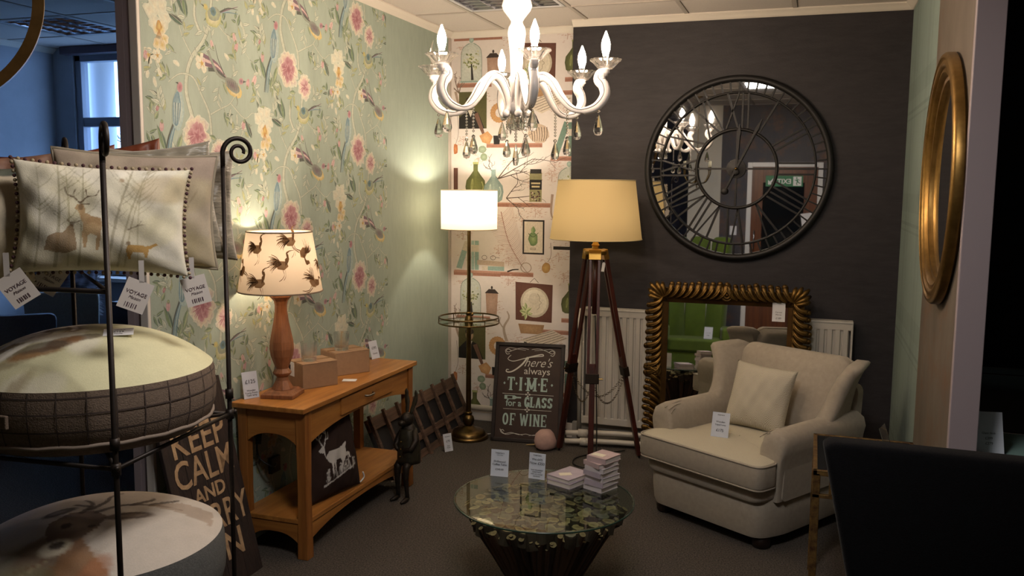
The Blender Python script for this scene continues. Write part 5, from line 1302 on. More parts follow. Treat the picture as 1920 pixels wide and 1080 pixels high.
price_card(world_of(AC, -32, (-.015, .155, .453)), -8, .088, .125, (('Interiors', .010, .9), ('Wooden', .0125, .62), ('Tripod Lamp', .0105, .50), ('£175', .019, .28)), 'white price card reading £175 standing on the armchair seat', 16)

# ------------------------------------------------------------------ driftwood coffee table
GZ = .392
def coffee_table():
    t = thing('coffee_table', 'round glass coffee table on a cone of driftwood sticks', 'coffee table', (-1.035, 3.465, 0))
    mw = M('driftwood', vc=True, rough=.85, var=.25, vs=40, bump=.4, bs=50)
    dark, mid, end_ = lin('3A2A1F'), lin('5C4534'), lin('937E5C')
    rnd = random.Random(11); protos = []
    for k in range(6):
        m = MB(); n = 9; kk = 6; rings = []; cols = []
        for j in range(kk+1):
            z = j/kk; off = Vector((.08*math.sin(z*3+k), .08*math.cos(z*2.3+k*2), 0))
            rr = .5*(1-.12*math.sin(z*5+k)); rings.append([Vector((rr*math.cos(2*PI*i/n)*(1+.1*math.sin(3*i+k)), rr*math.sin(2*PI*i/n), z))+off for i in range(n)])
        col = dark if k % 2 else mid
        m.loft(rings, caps=False, col=col)
        for rg, zz in ((rings[0], 0), (rings[-1], 1)):
            c_ = sum(rg, Vector())/n; m.add([c_]+rg, [(0, i+1, (i+1) % n+1) for i in range(n)], [lin('7C6848')]+[end_]*n)
        o = m.build('driftwood_stick', mw, t); protos.append([o, False])
    def stick(p, q, r_):
        pr = rnd.choice(protos); 
        if not pr[1]: o = pr[0]; pr[1] = True
        else: o = pr[0].copy(); COL.objects.link(o)
        p, q = Vector(p), Vector(q); d = q-p
        o.matrix_local = Matrix.Translation(p) @ d.to_track_quat('Z', 'Y').to_matrix().to_4x4() @ Matrix.Rotation(rnd.uniform(0, 6), 4, 'Z') @ Matrix.Diagonal((2*r_, 2*r_, d.length, 1))
    for lay, (cnt, rt, zt, rb, zb) in enumerate(((78, .335, .365, .135, .03), (60, .315, .335, .12, .02), (40, .27, .33, .10, .02))):
        for k in range(cnt):
            a = 2*PI*(k+rnd.random()*.6)/cnt; tw_ = rnd.uniform(-.12, .12); zz = zt-rnd.uniform(0, .075 if lay == 0 else .05); fr_ = (zz-zb)/(zt-zb)
            r1 = rb+(rt-rb)*fr_+rnd.uniform(-.006, .006)
            stick((rb*math.cos(a+tw_), rb*math.sin(a+tw_), zb), (r1*math.cos(a), r1*math.sin(a), zz), rnd.uniform(.007, .0145))
    # cut ends and pebbles filling the bowl under the glass
    slices = []
    for k, (ec, cc) in enumerate((('A48A64', '6E5538'), ('8E7A5C', '5E4C36'), ('7E7464', '544C42'), ('B8A078', '846A46'), ('7E6C50', '4E4030'), ('A69878', '7E6A4A'))):
        m = MB(); n = 10; rg = lambda z, r_: [Vector((r_*(1+.10*math.sin(2*i+k))*math.cos(2*PI*i/n), r_*(1+.08*math.cos(3*i+k))*math.sin(2*PI*i/n), z)) for i in range(n)]
        m.loft([rg(0, .5), rg(.85, .52), rg(.97, .48)], caps=False, col=lin('3E3024')); tp_ = rg(1., .44)
        m.add(rg(.97, .48)+tp_, [(i, (i+1) % n, (i+1) % n+n, i+n) for i in range(n)], lin(ec)); m.add([Vector((0, 0, .985))]+tp_, [(0, i+1, (i+1) % n+1) for i in range(n)], [lin(cc)]+[lin(ec)]*n)
        slices.append([m.build('wood_slice', mw, t), False])
    sp_ = .041
    for i in range(-8, 9):
        for j in range(-9, 10):
            px, py = (i+.5*(j % 2))*sp_+rnd.uniform(-.008, .008), j*sp_*.87+rnd.uniform(-.008, .008)
            if math.hypot(px, py) > .305: continue
            pr = rnd.choice(slices)
            if not pr[1]: o = pr[0]; pr[1] = True
            else: o = pr[0].copy(); COL.objects.link(o)
            rr_ = rnd.uniform(.019, .029); ln = rnd.uniform(.045, .075)
            o.matrix_local = Matrix.Translation((px, py, rnd.uniform(.345, .368)-ln)) @ Euler((rnd.uniform(-.32, .32), rnd.uniform(-.32, .32), rnd.uniform(0, 6))).to_matrix().to_4x4() @ Matrix.Diagonal((2*rr_, 2*rr_, ln, 1))
    MB().lathe([(.001, .285), (.28, .30), (.26, .26), (.09, .05), (.001, .05)], n=32).build('core', M('driftwood_core', '241A14', .9), t)
    MB().lathe([(.16, 0), (.165, .012), (.15, .03), (.12, .045), (.10, .05)], n=32, wave=lambda a, z: 1+.06*math.sin(5*a)).build('foot', wood('driftwood_foot', '3A2018', '5A3524', .6, 'x'), t, smooth=True)
    MB().lathe([(.001, GZ-.011), (.374, GZ-.011), (.3785, GZ-.0085), (.3785, GZ-.0025), (.374, GZ), (.001, GZ)], n=96).build('glass_top', pane('table_glass', 'E4EEE8', 1.5, 1.15), t)
    MB().tube([(.3795*math.cos(2*PI*k/96), .3795*math.sin(2*PI*k/96), GZ-.0055) for k in range(96)], .0042, 6, closed=True).build('glass_edge', M('green_glass_edge', '22382F', .15), t, smooth=True)
    return t
coffee_table()
price_card((-1.304, 3.652, GZ), 4, .083, .122, (('Interiors', .012, .88), ('of the Dales', .006, .80), ('Driftwood', .013, .56), ('Coffee Table', .013, .45), ('£240.00', .012, .27)), 'white price card reading Driftwood Coffee Table £240 on the glass table', 8)
price_card((-1.134, 3.676, GZ), -4, .078, .118, (('Interiors', .011, .92), ('Was £475', .0125, .76), ('Now £350', .0165, .61), ('hand decorated', .009, .36), ('metal frame', .009, .28), ('with cut crystal', .009, .20), ('pendants', .009, .12)), 'white price card reading Now £350 on the glass table', 6)
# small square boxed books
m_bk = [M('pale_pink_book', 'B5A0A2', .6, var=.08, vs=30), M('lilac_book', 'A79DAA', .6, var=.08, vs=30), M('white_book', 'BDB7BB', .6)]
m_pg = M('book_pages', 'C9C2BC', .8)
def book(loc, rz, a, b, h, mk, label, group):
    t = thing('small_book', label, 'book', loc, rz, group)
    MB().box(-a/2+.002, a/2-.002, -b/2+.002, b/2-.002, .0015, h-.0015).build('page_block', m_pg, t)
    MB().box(-a/2, a/2, -b/2, b/2, h-.002, h).build('cover', m_bk[mk], t); MB().box(-a/2, a/2, -b/2, b/2, 0, .002).build('cover', m_bk[mk], t)
    MB().box(-a/2-.001, -a/2+.002, -b/2, b/2, 0, h).build('spine', m_bk[mk], t)
    return t
rnd = random.Random(21); z = GZ
names = ['lowest', 'second', 'third', 'fourth', 'fifth', 'sixth', 'topmost']
for k in range(7):
    h = (.024, .022, .020, .022, .020, .019, .024)[k]
    book((-.832+rnd.uniform(-.007, .007), 3.665+rnd.uniform(-.007, .007), z), 62+rnd.uniform(-7, 7), .115, .10, h, (2, 1, 2, 1, 2, 0, 0)[k], f'small pale book, {names[k]} of the tall stack on the glass table', 'books stacked on the glass table'); z += h
tg = tag(MB().box(-.03, .03, -.018, .018, 0, .001).build('price_tag', M('cream_card', 'D8D2BE', .6)), 'cream tag lying on the tall stack of books', 'tag', 'tags on the books'); tg.location = (-.845, 3.655, z); tg.rotation_euler = (0, 0, R(-20))
book((-.985, 3.690, GZ), -22, .125, .16, .022, 1, 'lower of the two flat lilac books beside the tall stack', 'books lying beside the stack')
book((-.987, 3.694, GZ+.022), -25, .125, .16, .018, 1, 'upper of the two flat lilac books beside the tall stack', 'books lying beside the stack')
tg = tag(MB().box(-.028, .028, -.018, .018, 0, .001).build('price_tag', M('cream_card')), 'cream tag lying on the pair of lilac books', 'tag', 'tags on the books'); tg.location = (-1.00, 3.675, GZ+.04); tg.rotation_euler = (0, 0, R(28))

# ------------------------------------------------------------------ rusted side table with black glass, clear holder
def side_table():
    t = thing('side_table', 'rusted gilt metal side table with smoked glass top against the partition', 'side table', (0, 0, 0))
    X0, X1, Y0, Y1, ZT = .036, .440, 3.50, 4.045, .625
    mr = M('rusted_gilt', '4A3020', .55, .6, var=.6, vs=30, col2='8A6E3C')
    w_ = .028
    for x in (X0, X1-w_):
        for y in (Y0, Y1-w_): MB().box(x, x+w_, y, y+w_, 0, ZT-.012).build('leg', mr, t, bevel=.003)
    for z0, z1 in ((ZT-.022, ZT), (ZT-.11, ZT-.095)):
        MB().box(X0, X1, Y0, Y0+.016, z0, z1).build('rail', mr, t, bevel=.002); MB().box(X0, X1, Y1-.016, Y1, z0, z1).build('rail', mr, t, bevel=.002)
        MB().box(X0, X0+.016, Y0, Y1, z0, z1).build('rail', mr, t, bevel=.002); MB().box(X1-.016, X1, Y0, Y1, z0, z1).build('rail', mr, t, bevel=.002)
    for x in (X0+.06, X1-.07):
        for y in (Y0, Y1-.012): MB().box(x, x+.01, y, y+.012, ZT-.098, ZT-.02).build('fret_post', mr, t)
    for y in (Y0+.055, Y0+.2, Y1-.2, Y1-.065):
        for x in (X0, X1-.012): MB().box(x, x+.012, y, y+.01, ZT-.098, ZT-.02).build('fret_post', mr, t)
    MB().box(X0+.014, X1-.014, Y0+.014, Y1-.014, ZT-.01, ZT-.003).build('glass_top', M('smoked_glass', '15181A', .05, spec=.5), t)
side_table()
ho = thing('acrylic_holder', 'empty clear acrylic sign holder on the rusted side table', 'holder', (.335, 3.74, .6225), 75)
m_acr2 = glass('acrylic_sheet', 'F2F6FA', .02, 1.45, .5)
MB().prism([(0, 0), (.05, 0), (.05, .003), (.004, .003), (.048, .135), (.045, .136), (0, .004)], -.05, .05, 'yz').build('bent_sheet', m_acr2, ho)

# ------------------------------------------------------------------ black dining chair close to the viewer
def black_chair():
    mb_ = M('black_velvet', '050507', .95, var=.3, vs=60, bump=.2, bs=300, spec=.1, sheen=.03)
    t = thing('black_chair', 'black upholstered dining chair turned to the glass desk', 'chair', (.40, 2.42, 0), 4)
    pf = rounded([(-.225, .42), (.225, .42), (.345, 1.005), (.30, 1.022), (-.325, 1.040), (-.352, 1.030)], [.02, .02, .03, .05, .03, .03], 4)
    m = MB(); m.loft([[Vector((x*k, y+.05*((z-.42)/.6), .73+(z-.73)*k)) for x, z in pf] for y, k in ((-.045, .96), (-.04, .985), (-.03, 1.0), (.02, 1.0), (.035, .985), (.04, .95))]); m.build('backrest', mb_, t, smooth=True, angle=60)
    MB().prism(rounded([(-.23, -.02), (.23, -.02), (.25, .46), (-.25, .46)], .05), .40, .49, 'xy').build('seat', mb_, t, bevel=.02, seg=3, smooth=True, angle=50)
    ml = M('black_wood', '0C0A0A', .4)
    for x in (-.2, .2):
        for y in (0, .42): MB().loft([[Vector((x+sx*r_, y+sy*r_, z)) for sx, sy in ((-1, -1), (1, -1), (1, 1), (-1, 1))] for z, r_ in ((0, .014), (.41, .022))]).build('leg', ml, t, bevel=.003)
black_chair()

# ------------------------------------------------------------------ glass desk beyond the partition
def glass_desk():
    t = thing('glass_desk', 'pale green glass desk with chrome legs beyond the partition', 'desk', (0, 0, 0))
    MB().box(.58, 1.75, 3.30, 3.86, .738, .75).build('glass_top', M('frosted_green_glass', '8FB0AA', .12, spec=.6), t, bevel=.003)
    ch = M('chrome', 'D0D2D6', .08, 1.)
    for x in (.63, 1.68):
        for y in (3.35, 3.78): MB().cyl((x, y, 0), (x, y, .738), .022, n=14).build('leg', ch, t, smooth=True)
    MB().box(.6, 1.7, 3.845, 3.865, .735, .752).build('edge_bar', ch, t, bevel=.003)
glass_desk()
price_card((.635, 3.50, .75), 10, .10, .155, (('Glass desk', .011, .5), ('£399', .013, .38), ('£279', .013, .26)), 'white price card on the pale green glass desk', 18)
ca = thing('black_cabinet', 'tall glossy black display cabinet behind the glass desk', 'cabinet', (0, 0, 0))
MB().box(.72, 1.9, 4.30, 4.62, 0, .93).build('body', M('black_gloss', '0B0A0C', .15), ca, bevel=.004)
for x in (.725, 1.315): MB().box(x, x+.575, 4.292, 4.30, .03, .90).build('door', M('black_gloss'), ca, bevel=.003)
MB().cyl((1.27, 4.285, .45), (1.27, 4.285, .75), .007, n=8).build('handle', MATS['chrome'], ca)
# ------------------------------------------------------------------ crystal chandelier
def chandelier():
    cx, cy = -1.262, 3.72
    t = thing('chandelier', 'white six arm chandelier with crystal drops and candle bulbs', 'chandelier', (cx, cy, 0))
    mw = M('white_gloss_resin', 'E4E0DE', .25); mdk = M('silver_line', '4E4A4C', .5)
    cr = glass('crystal', 'FFFFFF', 0, 1.52, .12); cd = glass('crystal_dish', 'FFFFFF', .02, 1.48, .45)
    col = [(.001, 2.010), (.020, 2.012), (.038, 2.028), (.046, 2.045), (.044, 2.06), (.030, 2.068), (.027, 2.08), (.030, 2.10), (.026, 2.20), (.030, 2.28), (.036, 2.33), (.040, 2.36), (.036, 2.385), (.027, 2.40), (.025, 2.41), (.034, 2.425), (.058, 2.455), (.066, 2.475), (.060, 2.50), (.035, 2.53), (.018, 2.56), (.016, 2.70), (.055, 2.735), (.062, 2.76), (.062, CEIL)]
    MB().lathe(col, n=32).build('column', mw, t, smooth=True, angle=50)
    def tear(m, x, z, w_, h_, n=8):
        m.lathe([(.0008, 0), (w_*.35, h_*.05), (w_*.5, h_*.22), (w_*.48, h_*.36), (w_*.30, h_*.66), (w_*.13, h_*.9), (.0008, h_)], (x, 0, z), n)
    def bead(m, x, z, r_): m.lathe([(.0005, -r_), (r_*.8, -r_*.5), (r_, 0), (r_*.8, r_*.5), (.0005, r_)], (x, 0, z), 6)
    for k in range(6):
        a = R(-90+18.9+10+60*k)   # azimuth in the room
        # camera looks up the room: k=0 is the arm nearest the viewer
        arm = MB(); Q = catmull([(.052, 0, 2.022), (.040, 0, 2.05), (.050, 0, 2.10), (.085, 0, 2.155), (.125, 0, 2.172), (.165, 0, 2.145), (.205, 0, 2.085), (.255, 0, 2.035), (.310, 0, 2.024), (.365, 0, 2.042), (.398, 0, 2.085), (.392, 0, 2.125), (.372, 0, 2.150), (.378, 0, 2.175), (.400, 0, 2.180)], 5)
        nq = len(Q); rad = [.010+.009*math.sin(PI*min(1, i/(nq*.55))) if i < nq*.55 else .010+.011*math.sin(PI*(i-nq*.5)/(nq*.62)) for i in range(nq)]; rad[-1] = .011
        arm.tube(Q, rad, 10, upv=(0, 1, 0), flat=1.15)
        arm._ball((.056, 0, 2.016), .017, 12, 8, (1, 1, 1.001), None, None); arm._ball((.384, 0, 2.157), .016, 12, 8, (1, 1, 1.001), None, None)
        arm.lathe([(.010, 2.165), (.014, 2.175), (.020, 2.180), (.017, 2.188), (.022, 2.193), (.013, 2.198)], (.398, 0, 0), 14)
        ao = arm.build('arm', mw, t, smooth=True); ao.rotation_euler = (0, 0, a)
        for sg in (-1, 1):
            ln = MB(); ln.tube([Q[i]+Vector((0, sg*rad[i]*1.02, rad[i]*.45)) for i in range(8, nq-8)], .0014, 4); ln.build('painted_line', mdk, ao)
        n = 12
        d = MB(); d.lathe([(.014, 2.192), (.030, 2.195), (.056, 2.224), (.066, 2.231), (.064, 2.236), (.053, 2.229), (.030, 2.206), (.010, 2.200)], (.398, 0, 0), 24, wave=lambda q, z: 1+(.05 if z > 2.21 else .02)*math.cos(12*q))
        d.build('drip_dish', cd, ao)
        MB().lathe([(.013, 2.198), (.013, 2.250), (.010, 2.252)], (.398, 0, 0), 14).build('candle_tube', cd, ao, smooth=True, angle=40)
        lit = k != 4
        bu = MB(); bu.lathe([(.009, 2.250), (.014, 2.262), (.0185, 2.282), (.019, 2.296), (.014, 2.318), (.007, 2.336), (.002, 2.350)], (.398, 0, 0), 16)
        bu.build('candle_bulb', M('candle_bulb_lit', 'FFF6E6', .3, emit='FFE3C6', es=CHAND_ES) if lit else glass('candle_bulb_clear', 'FFFFFF', 0, 1.2, .6), ao, smooth=True)
        dr = MB(); bead(dr, .372, 2.020, .008); tear(dr, .372, 1.918, .042, .09); dr.build('crystal_drop', cr, ao)
        ch = MB(); z = 2.03
        x = .235; zt = 2.04
        for i in range(9): bead(ch, x, zt-.0135*i, .0062)
        bead(ch, x, zt-.131, .009); tear(ch, x, 1.822+(.012 if k % 2 else 0), .038, .082)
        ch.build('bead_chain', cr, ao)
    m = MB()
    for i in range(8): bead(m, 0, 2.0-.014*i, .007)
    tear(m, 0, 1.79, .030, .10); m.build('centre_drop', cr, t)
    for k in range(6):
        a = 2*PI*k/6+.2; m = MB(); Tm = Matrix.Rotation(a, 4, 'Z')
        m.lathe([(.0008, 0), (.012, .004), (.016, .018), (.008, .05), (.0008, .07)], (.028, 0, 1.945), 8); m.v = [tuple(Tm @ Vector(v)) for v in m.v]; m.build('hub_drop', cr, t)
chandelier()
# ------------------------------------------------------------------ wrought iron display rack with cushions and floor pouffes
RC = Vector((-1.798, 1.815, 0)); PF = [Vector((-1.509, 1.581, 0)), Vector((-1.576, 2.094, 0)), Vector((-2.087, 2.049, 0)), Vector((-2.02, 1.536, 0))]
def display_rack():
    t = thing('display_rack', 'wrought iron display rack with scrolled posts holding cushions', 'display rack', RC)
    mi = M('wrought_iron', '241C17', .5, .55, var=.3, vs=30)
    for p in PF:
        q = p-RC; o = q.normalized()
        MB().tube([q+Vector((0, 0, 0)), q+Vector((0, 0, 1.75))], .0066, 10).build('post', mi, t, smooth=True)
        sp = [q+Vector((0, 0, 1.745)), q+o*.000+Vector((0, 0, 1.785))]
        c = q+o*.046+Vector((0, 0, 1.79)); n = 40
        for k in range(n+1):
            a = PI-2*PI*1.55*k/n; r_ = .046*(1-.74*(k/n)**.8); sp.append(c+o*(r_*math.cos(a))+Vector((0, 0, r_*math.sin(a))))
        MB().tube(sp, [.0066]*3+[.0068-.002*k/n for k in range(n)], 10).build('scroll', mi, t, smooth=True)
        for z in (.44, 1.04, 1.10): MB().cyl(q+Vector((0, 0, z-.014)), q+Vector((0, 0, z+.014)), .0115, n=12).build('collar', mi, t, smooth=True)
        MB().ball(q+o*.014+Vector((0, 0, 1.045)), .007, 8, 6).build('bolt', mi, t, smooth=True)
    for z in (.44, 1.04, 1.455):
        for k in ((0, 1, 2, 3) if z < 1.2 else (2, 3)): MB().cyl(PF[k]-RC+Vector((0, 0, z)), PF[(k+1) % 4]-RC+Vector((0, 0, z)), .0058, n=8).build('rail', mi, t, smooth=True)
        for k in range(2 if z < 1.2 else 1):
            MB().cyl(PF[k]-RC+Vector((0, 0, z)), PF[k+2]-RC+Vector((0, 0, z)), .005, n=8).build('cross_bar', mi, t, smooth=True)
    return t
display_rack()
def up(s): return lin(s)
# watercolour deer wood
def deer_canvas():
    c = Canvas(230, 165, up('D6CFBC')); rnd = random.Random(8)
    for i in range(26): c.wash(rnd.random(), rnd.random(), rnd.uniform(.1, .3), rnd.uniform(.08, .2), rnd.choice((up('D2C9AC'), up('C6BC96'), up('DFDACD'), up('CFC6B2'), up('CBC3A4'))), .35, rnd.random()*3)
    c.wash(.87, .80, .28, .14, up('A9936C'), .5); c.wash(.55, .1, .5, .07, up('A99F7A'), .35); c.wash(.02, .3, .12, .3, up('B7AE88'), .5)
    def tree(x, y0, y1, w_, lean, col):
        c.line([(x, y0), (x+lean*.4, (y0+y1)/2), (x+lean, y1)], w_, w_*.5, col, .55)
        for k in range(9):
            t = rnd.uniform(.35, 1); px, py = x+lean*t, y0+(y1-y0)*t; s = rnd.choice((-1, 1)); l_ = rnd.uniform(.05, .14)
            c.line([(px, py), (px+s*l_*.5, py+l_*.6), (px+s*l_*.8, py+l_*1.3)], .010, .004, col, .45)
    for x, w_, ln, cc in ((.12, .02, .0, '8F8864'), (.23, .03, .01, '7F7858'), (.30, .018, -.02, '9A9270'), (.36, .022, .02, '80785A'), (.52, .03, .14, '857B62'), (.58, .022, .17, '8F8568'), (.62, .015, .14, '9A8E70'), (.70, .012, .02, 'A39A7C')): tree(x, .05, .98, w_, ln, up(cc))
    # stag
    b1, b2, b3 = up('8A6A44'), up('A98A62'), up('5A4430')
    c.poly([(.345, .56), (.36, .50), (.375, .44), (.37, .33), (.38, .22), (.40, .22), (.405, .33), (.42, .36), (.455, .33), (.45, .20), (.47, .20), (.48, .34), (.49, .44), (.48, .50), (.43, .52), (.385, .55), (.385, .60), (.365, .64), (.335, .62), (.325, .585)], b2, .9)
    c.wash(.44, .47, .07, .05, b1, .5); c.wash(.36, .60, .02, .03, b3, .6); c.wash(.43, .40, .06, .06, up('C6A97E'), .4)
    for pts in (((.355, .64), (.32, .70), (.33, .76)), ((.32, .69), (.28, .72), (.27, .78)), ((.36, .64), (.40, .70), (.45, .72), (.47, .77)), ((.40, .70), (.39, .77)), ((.365, .63), (.41, .635))): c.line(pts, .014, .006, b3, .9)
    # doe lying, fox
    c.poly([(.16, .20), (.17, .32), (.22, .36), (.26, .36), (.30, .44), (.32, .43), (.33, .34), (.345, .20), (.28, .16)], up('8E7454'), .85); c.wash(.31, .44, .02, .025, b3, .7); c.line([(.30, .45), (.28, .48)], .012, .006, b3, .8); c.line([(.325, .45), (.355, .47)], .012, .006, b3, .8)
    c.poly([(.63, .20), (.64, .26), (.70, .255), (.755, .25), (.82, .285), (.83, .27), (.77, .22), (.76, .14), (.74, .14), (.735, .19), (.67, .19), (.655, .12), (.64, .12)], up('B48A44'), .9); c.wash(.645, .27, .02, .022, up('6A5030'), .7)
    c.line([(.64, .40), (.70, .44), (.76, .46)], .012, .005, b3, .6); c.line([(.70, .44), (.73, .49)], .008, .004, b3, .6); c.wash(.60, .88, .02, .02, b1, .6)
    c.speck(.035, 2, 5)
    return c
def plain(base, var, seed, spots=()):
    c = Canvas(120, 110, up(base)); rnd = random.Random(seed)
    for i in range(20): c.wash(rnd.random(), rnd.random(), rnd.uniform(.1, .3), rnd.uniform(.1, .3), up(rnd.choice(var)), .35, rnd.random()*3)
    for s in spots: c.line(*s)
    c.speck(.03, seed, 4)
    return c
def cushion_thing(label, loc, w_, h_, T, canvas, rz, tilt, roll, piping=None, mat=None, n=(64, 48), bob=False, wr=.004, seed=0, back='8F8778', group='cushions on the iron rack'):
    t = thing('cushion', label, 'cushion', group=group)
    _, pos = pillow('cover', w_, h_, T, mat or m_printcloth, t, n, .085, canvas.fn() if canvas else None, (lambda u, v: up(back)) if canvas else None, wr=wr, seed=seed)
    P = rim(pos, 26)
    if piping: MB().tube(P, .0042, 6, closed=True).build('piping', piping, t, smooth=True)
    if bob:
        for i, mt in ((0, M('bobble_plum', '4A2C30', .9)), (1, M('bobble_cream', '9C8C70', .9))):
            mb_ = MB()
            for k in range(i, len(P), 2):
                q = P[k]; d = (q-Vector((0, 0, h_/2))); d = d.normalized(); mb_.ball(q+d*.005, .0045, 6, 5)
            tag(mb_.build('bobble_trim', mt, t, smooth=True), kind='stuff')
    place(t, loc, rz, tilt); t.rotation_euler[1] = R(roll)
    return t
m_silk = M('crushed_silk', '7F7766', .45, var=.15, vs=18, bump=.5, bs=22, stretch=(1, 1, 3.5), spec=.5, sheen=.3)
m_silk2 = M('crushed_silk_fawn', '857B69', .45, var=.15, vs=18, bump=.5, bs=22, stretch=(1, 1, 3.5), spec=.5, sheen=.3)
m_rustv = M('rust_velvet', '58220E', .5, var=.35, vs=9, bump=.3, bs=30, col2='7A3A1E')
m_rustv2 = M('cowhide_rust', '58220E', .6, var=.5, vs=7, col2='9A7862')
m_pipeb = M('beige_piping', '8F8470', .8)
cushion_thing('woodland stag print cushion with bobble trim on the iron rack', (-1.648, 1.713, 1.475), .395, .272, .125, deer_canvas(), 44, 5, 3, bob=True, n=(180, 130), seed=1)
pc_ = plain('A69884', ('9A8A78', 'B3A58E', '8E7A70', 'A89A72', '967C74'), 5, [([(.8, .1), (.82, .5), (.86, .9)], .02, .008, up('7A6A50'), .5), ([(.7, .1), (.68, .5), (.74, .85)], .016, .006, up('7F7056'), .5), ([(.82, .5), (.9, .7)], .012, .005, up('7A6A50'), .5), ([(.7, .4), (.6, .7)], .012, .005, up('7A6A50'), .5), ([(.4, .86), (.6, .9), (.75, .86)], .03, .02, up('7D7048'), .4)])
cushion_thing('mauve beige woodland cushion with piped edge behind the stag cushion', (-1.679, 1.863, 1.478), .40, .305, .11, pc_, 41, 4, 2, piping=m_pipeb, n=(100, 80), seed=2)
cushion_thing('grey green crushed silk cushion in the middle of the iron rack', (-1.704, 1.988, 1.487), .34, .318, .10, None, 44, 3, -6, mat=m_silk, wr=.006, seed=3)
cushion_thing('fawn crushed silk cushion at the wall side of the iron rack', (-1.748, 2.086, 1.475), .355, .325, .10, None, 42, 3, 0, mat=m_silk2, wr=.006, seed=4)
cushion_thing('plain rust velvet cushion with ruched corners at the back of the rack', (-2.000, 1.990, 1.492), .30, .302, .065, None, 44, 3, -8, mat=m_rustv, wr=.006, seed=5)
cushion_thing('rust velvet cushion beside the fawn silk one at the back of the rack', (-1.995, 2.195, 1.515), .29, .305, .085, None, 40, 3, -10, mat=m_rustv, wr=.006, seed=6)
cushion_thing('rust and cream hide patterned cushion on the iron rack', (-2.060, 1.850, 1.487), .27, .292, .075, None, 46, 3, -4, mat=m_rustv2, wr=.006, seed=7)
cushion_thing('cream watercolour cushion at the open end of the iron rack', (-1.915, 1.535, 1.462), .335, .265, .11, plain('C3B6A0', ('B4A68C', 'CFC4B2', 'A99A74'), 9), 50, 5, 2, n=(60, 50), seed=8)
cushion_thing('slate green linen cushion between cream and rust cushions', (-2.01, 1.665, 1.475), .325, .268, .10, plain('56594E', ('4A4E44', '62655A'), 10), 48, 4, 0, n=(50, 40), seed=9, back='56594E')

def swing_tag(loc, rz, rot, label):
    t = thing('swing_tag', label, 'tag', loc, rz, 'swing tags hanging from the cushions')
    Tm = Matrix.Rotation(R(rot), 4, 'Y'); w_, h_ = .062, .075
    MB().box(-w_/2, w_/2, 0, .001, -h_, 0, Tm).build('card', M('tag_card', 'CFC6BE', .7), t)
    mk = M('tag_ink', '4A3440', .7)
    txt('VOYAGE', .0125, mk, t, Tm @ UPR(0, -.0006, -h_*.42), ext=.0001); txt('Maison', .010, mk, t, Tm @ UPR(0, -.0006, -h_*.58), ext=.0001, shear=.3)
    for k in range(6): MB().box(-.016+.005*k, -.0145+.005*k+.001*(k % 2), -.0008, -.0002, -h_*.9, -h_*.76, Tm).build('barcode_bar', mk, t)
    MB().box(-.006, .006, .0, .0012, -.004, .05).build('ribbon', M('tag_ribbon', 'B9B2AC', .6), t)
swing_tag((-1.722, 1.505, 1.492), 46, -32, 'white diamond swing tag hanging below the cream cushion')
swing_tag((-1.520, 1.700, 1.467), 46, 24, 'white swing tag hanging below the stag print cushion')
swing_tag((-1.512, 1.870, 1.462), 44, -14, 'white swing tag hanging below the mauve beige cushion')
swing_tag((-1.80, 1.725, 1.492), 46, 34, 'shaded swing tag hanging under the stag cushion between the posts')

# round floor pouffes
def pouffe(label, z0, r_, hs, hd, top_canvas, side_mat, name='floor_pouffe', du=0., dv=0.):
    t = thing(name, label, 'pouffe', (RC.x, RC.y, z0), 36, 'round pouffes on the iron rack')
    zs = .035
    sb = MB().lathe([(r_*.62, 0), (r_*.85, .006), (r_*.955, zs), (r_*.995, zs+hs*.3), (r_, zs+hs*.55), (r_*.99, zs+hs*.85), (r_*.975, zs+hs)], n=72, caps=True).build('side_band', side_mat, t, smooth=True, angle=60)
    f = top_canvas.fn(); m = MB()
    def pos(u, v):
        rr = v; a = 2*PI*u; q = rr*r_*.975
        return Vector((q*math.cos(a), q*math.sin(a), zs+hs+hd*(1-rr**2.6)))
    m.grid(pos, 150, 60, lambda u, v: f(.5+.5*v*math.cos(2*PI*u)+du, .5+.5*v*math.sin(2*PI*u)+dv), closed_u=True)
    m.build('printed_top', m_printcloth, t, smooth=True)
    return t, zs
def top1():
    c = Canvas(150, 150, up('C2BD9A')); rnd = random.Random(2)
    c.wash(.75, .5, .5, .6, up('C6C29E'), .8)
    for i in range(40): c.wash(rnd.uniform(.0, .55), rnd.random(), rnd.uniform(.04, .14), rnd.uniform(.03, .09), up(rnd.choice(('A79F78', 'CFC9B4', '8E7E60', '9A8A66', 'D8D2C2', '8C7450'))), .6, rnd.random()*3)
    for i in range(26): c.wash(rnd.uniform(.05, .52), rnd.uniform(.22, .92), rnd.uniform(.05, .13), rnd.uniform(.02, .05), up(rnd.choice(('6A4524', '7E5228', '463A30', '5A4A3A'))), .75, rnd.uniform(-.9, .9))
    for i in range(14): c.line([(rnd.uniform(.15, .5), rnd.uniform(.3, .8)), (rnd.uniform(.1, .5), rnd.uniform(.3, .8)), (rnd.uniform(.1, .5), rnd.uniform(.2, .6))], .03, .008, up(rnd.choice(('5A3E24', 'D9D4C6', '7A6A4C'))), .6)
    for i in range(12): c.wash(rnd.uniform(.2, .5), rnd.uniform(.25, .6), rnd.uniform(.03, .10), rnd.uniform(.02, .05), up('D9D4C8'), .6, rnd.uniform(-.8, .8))
    c.wash(.54, .62, .08, .2, up('8E8862'), .6)
    c.speck(.03, 3, 4); return c
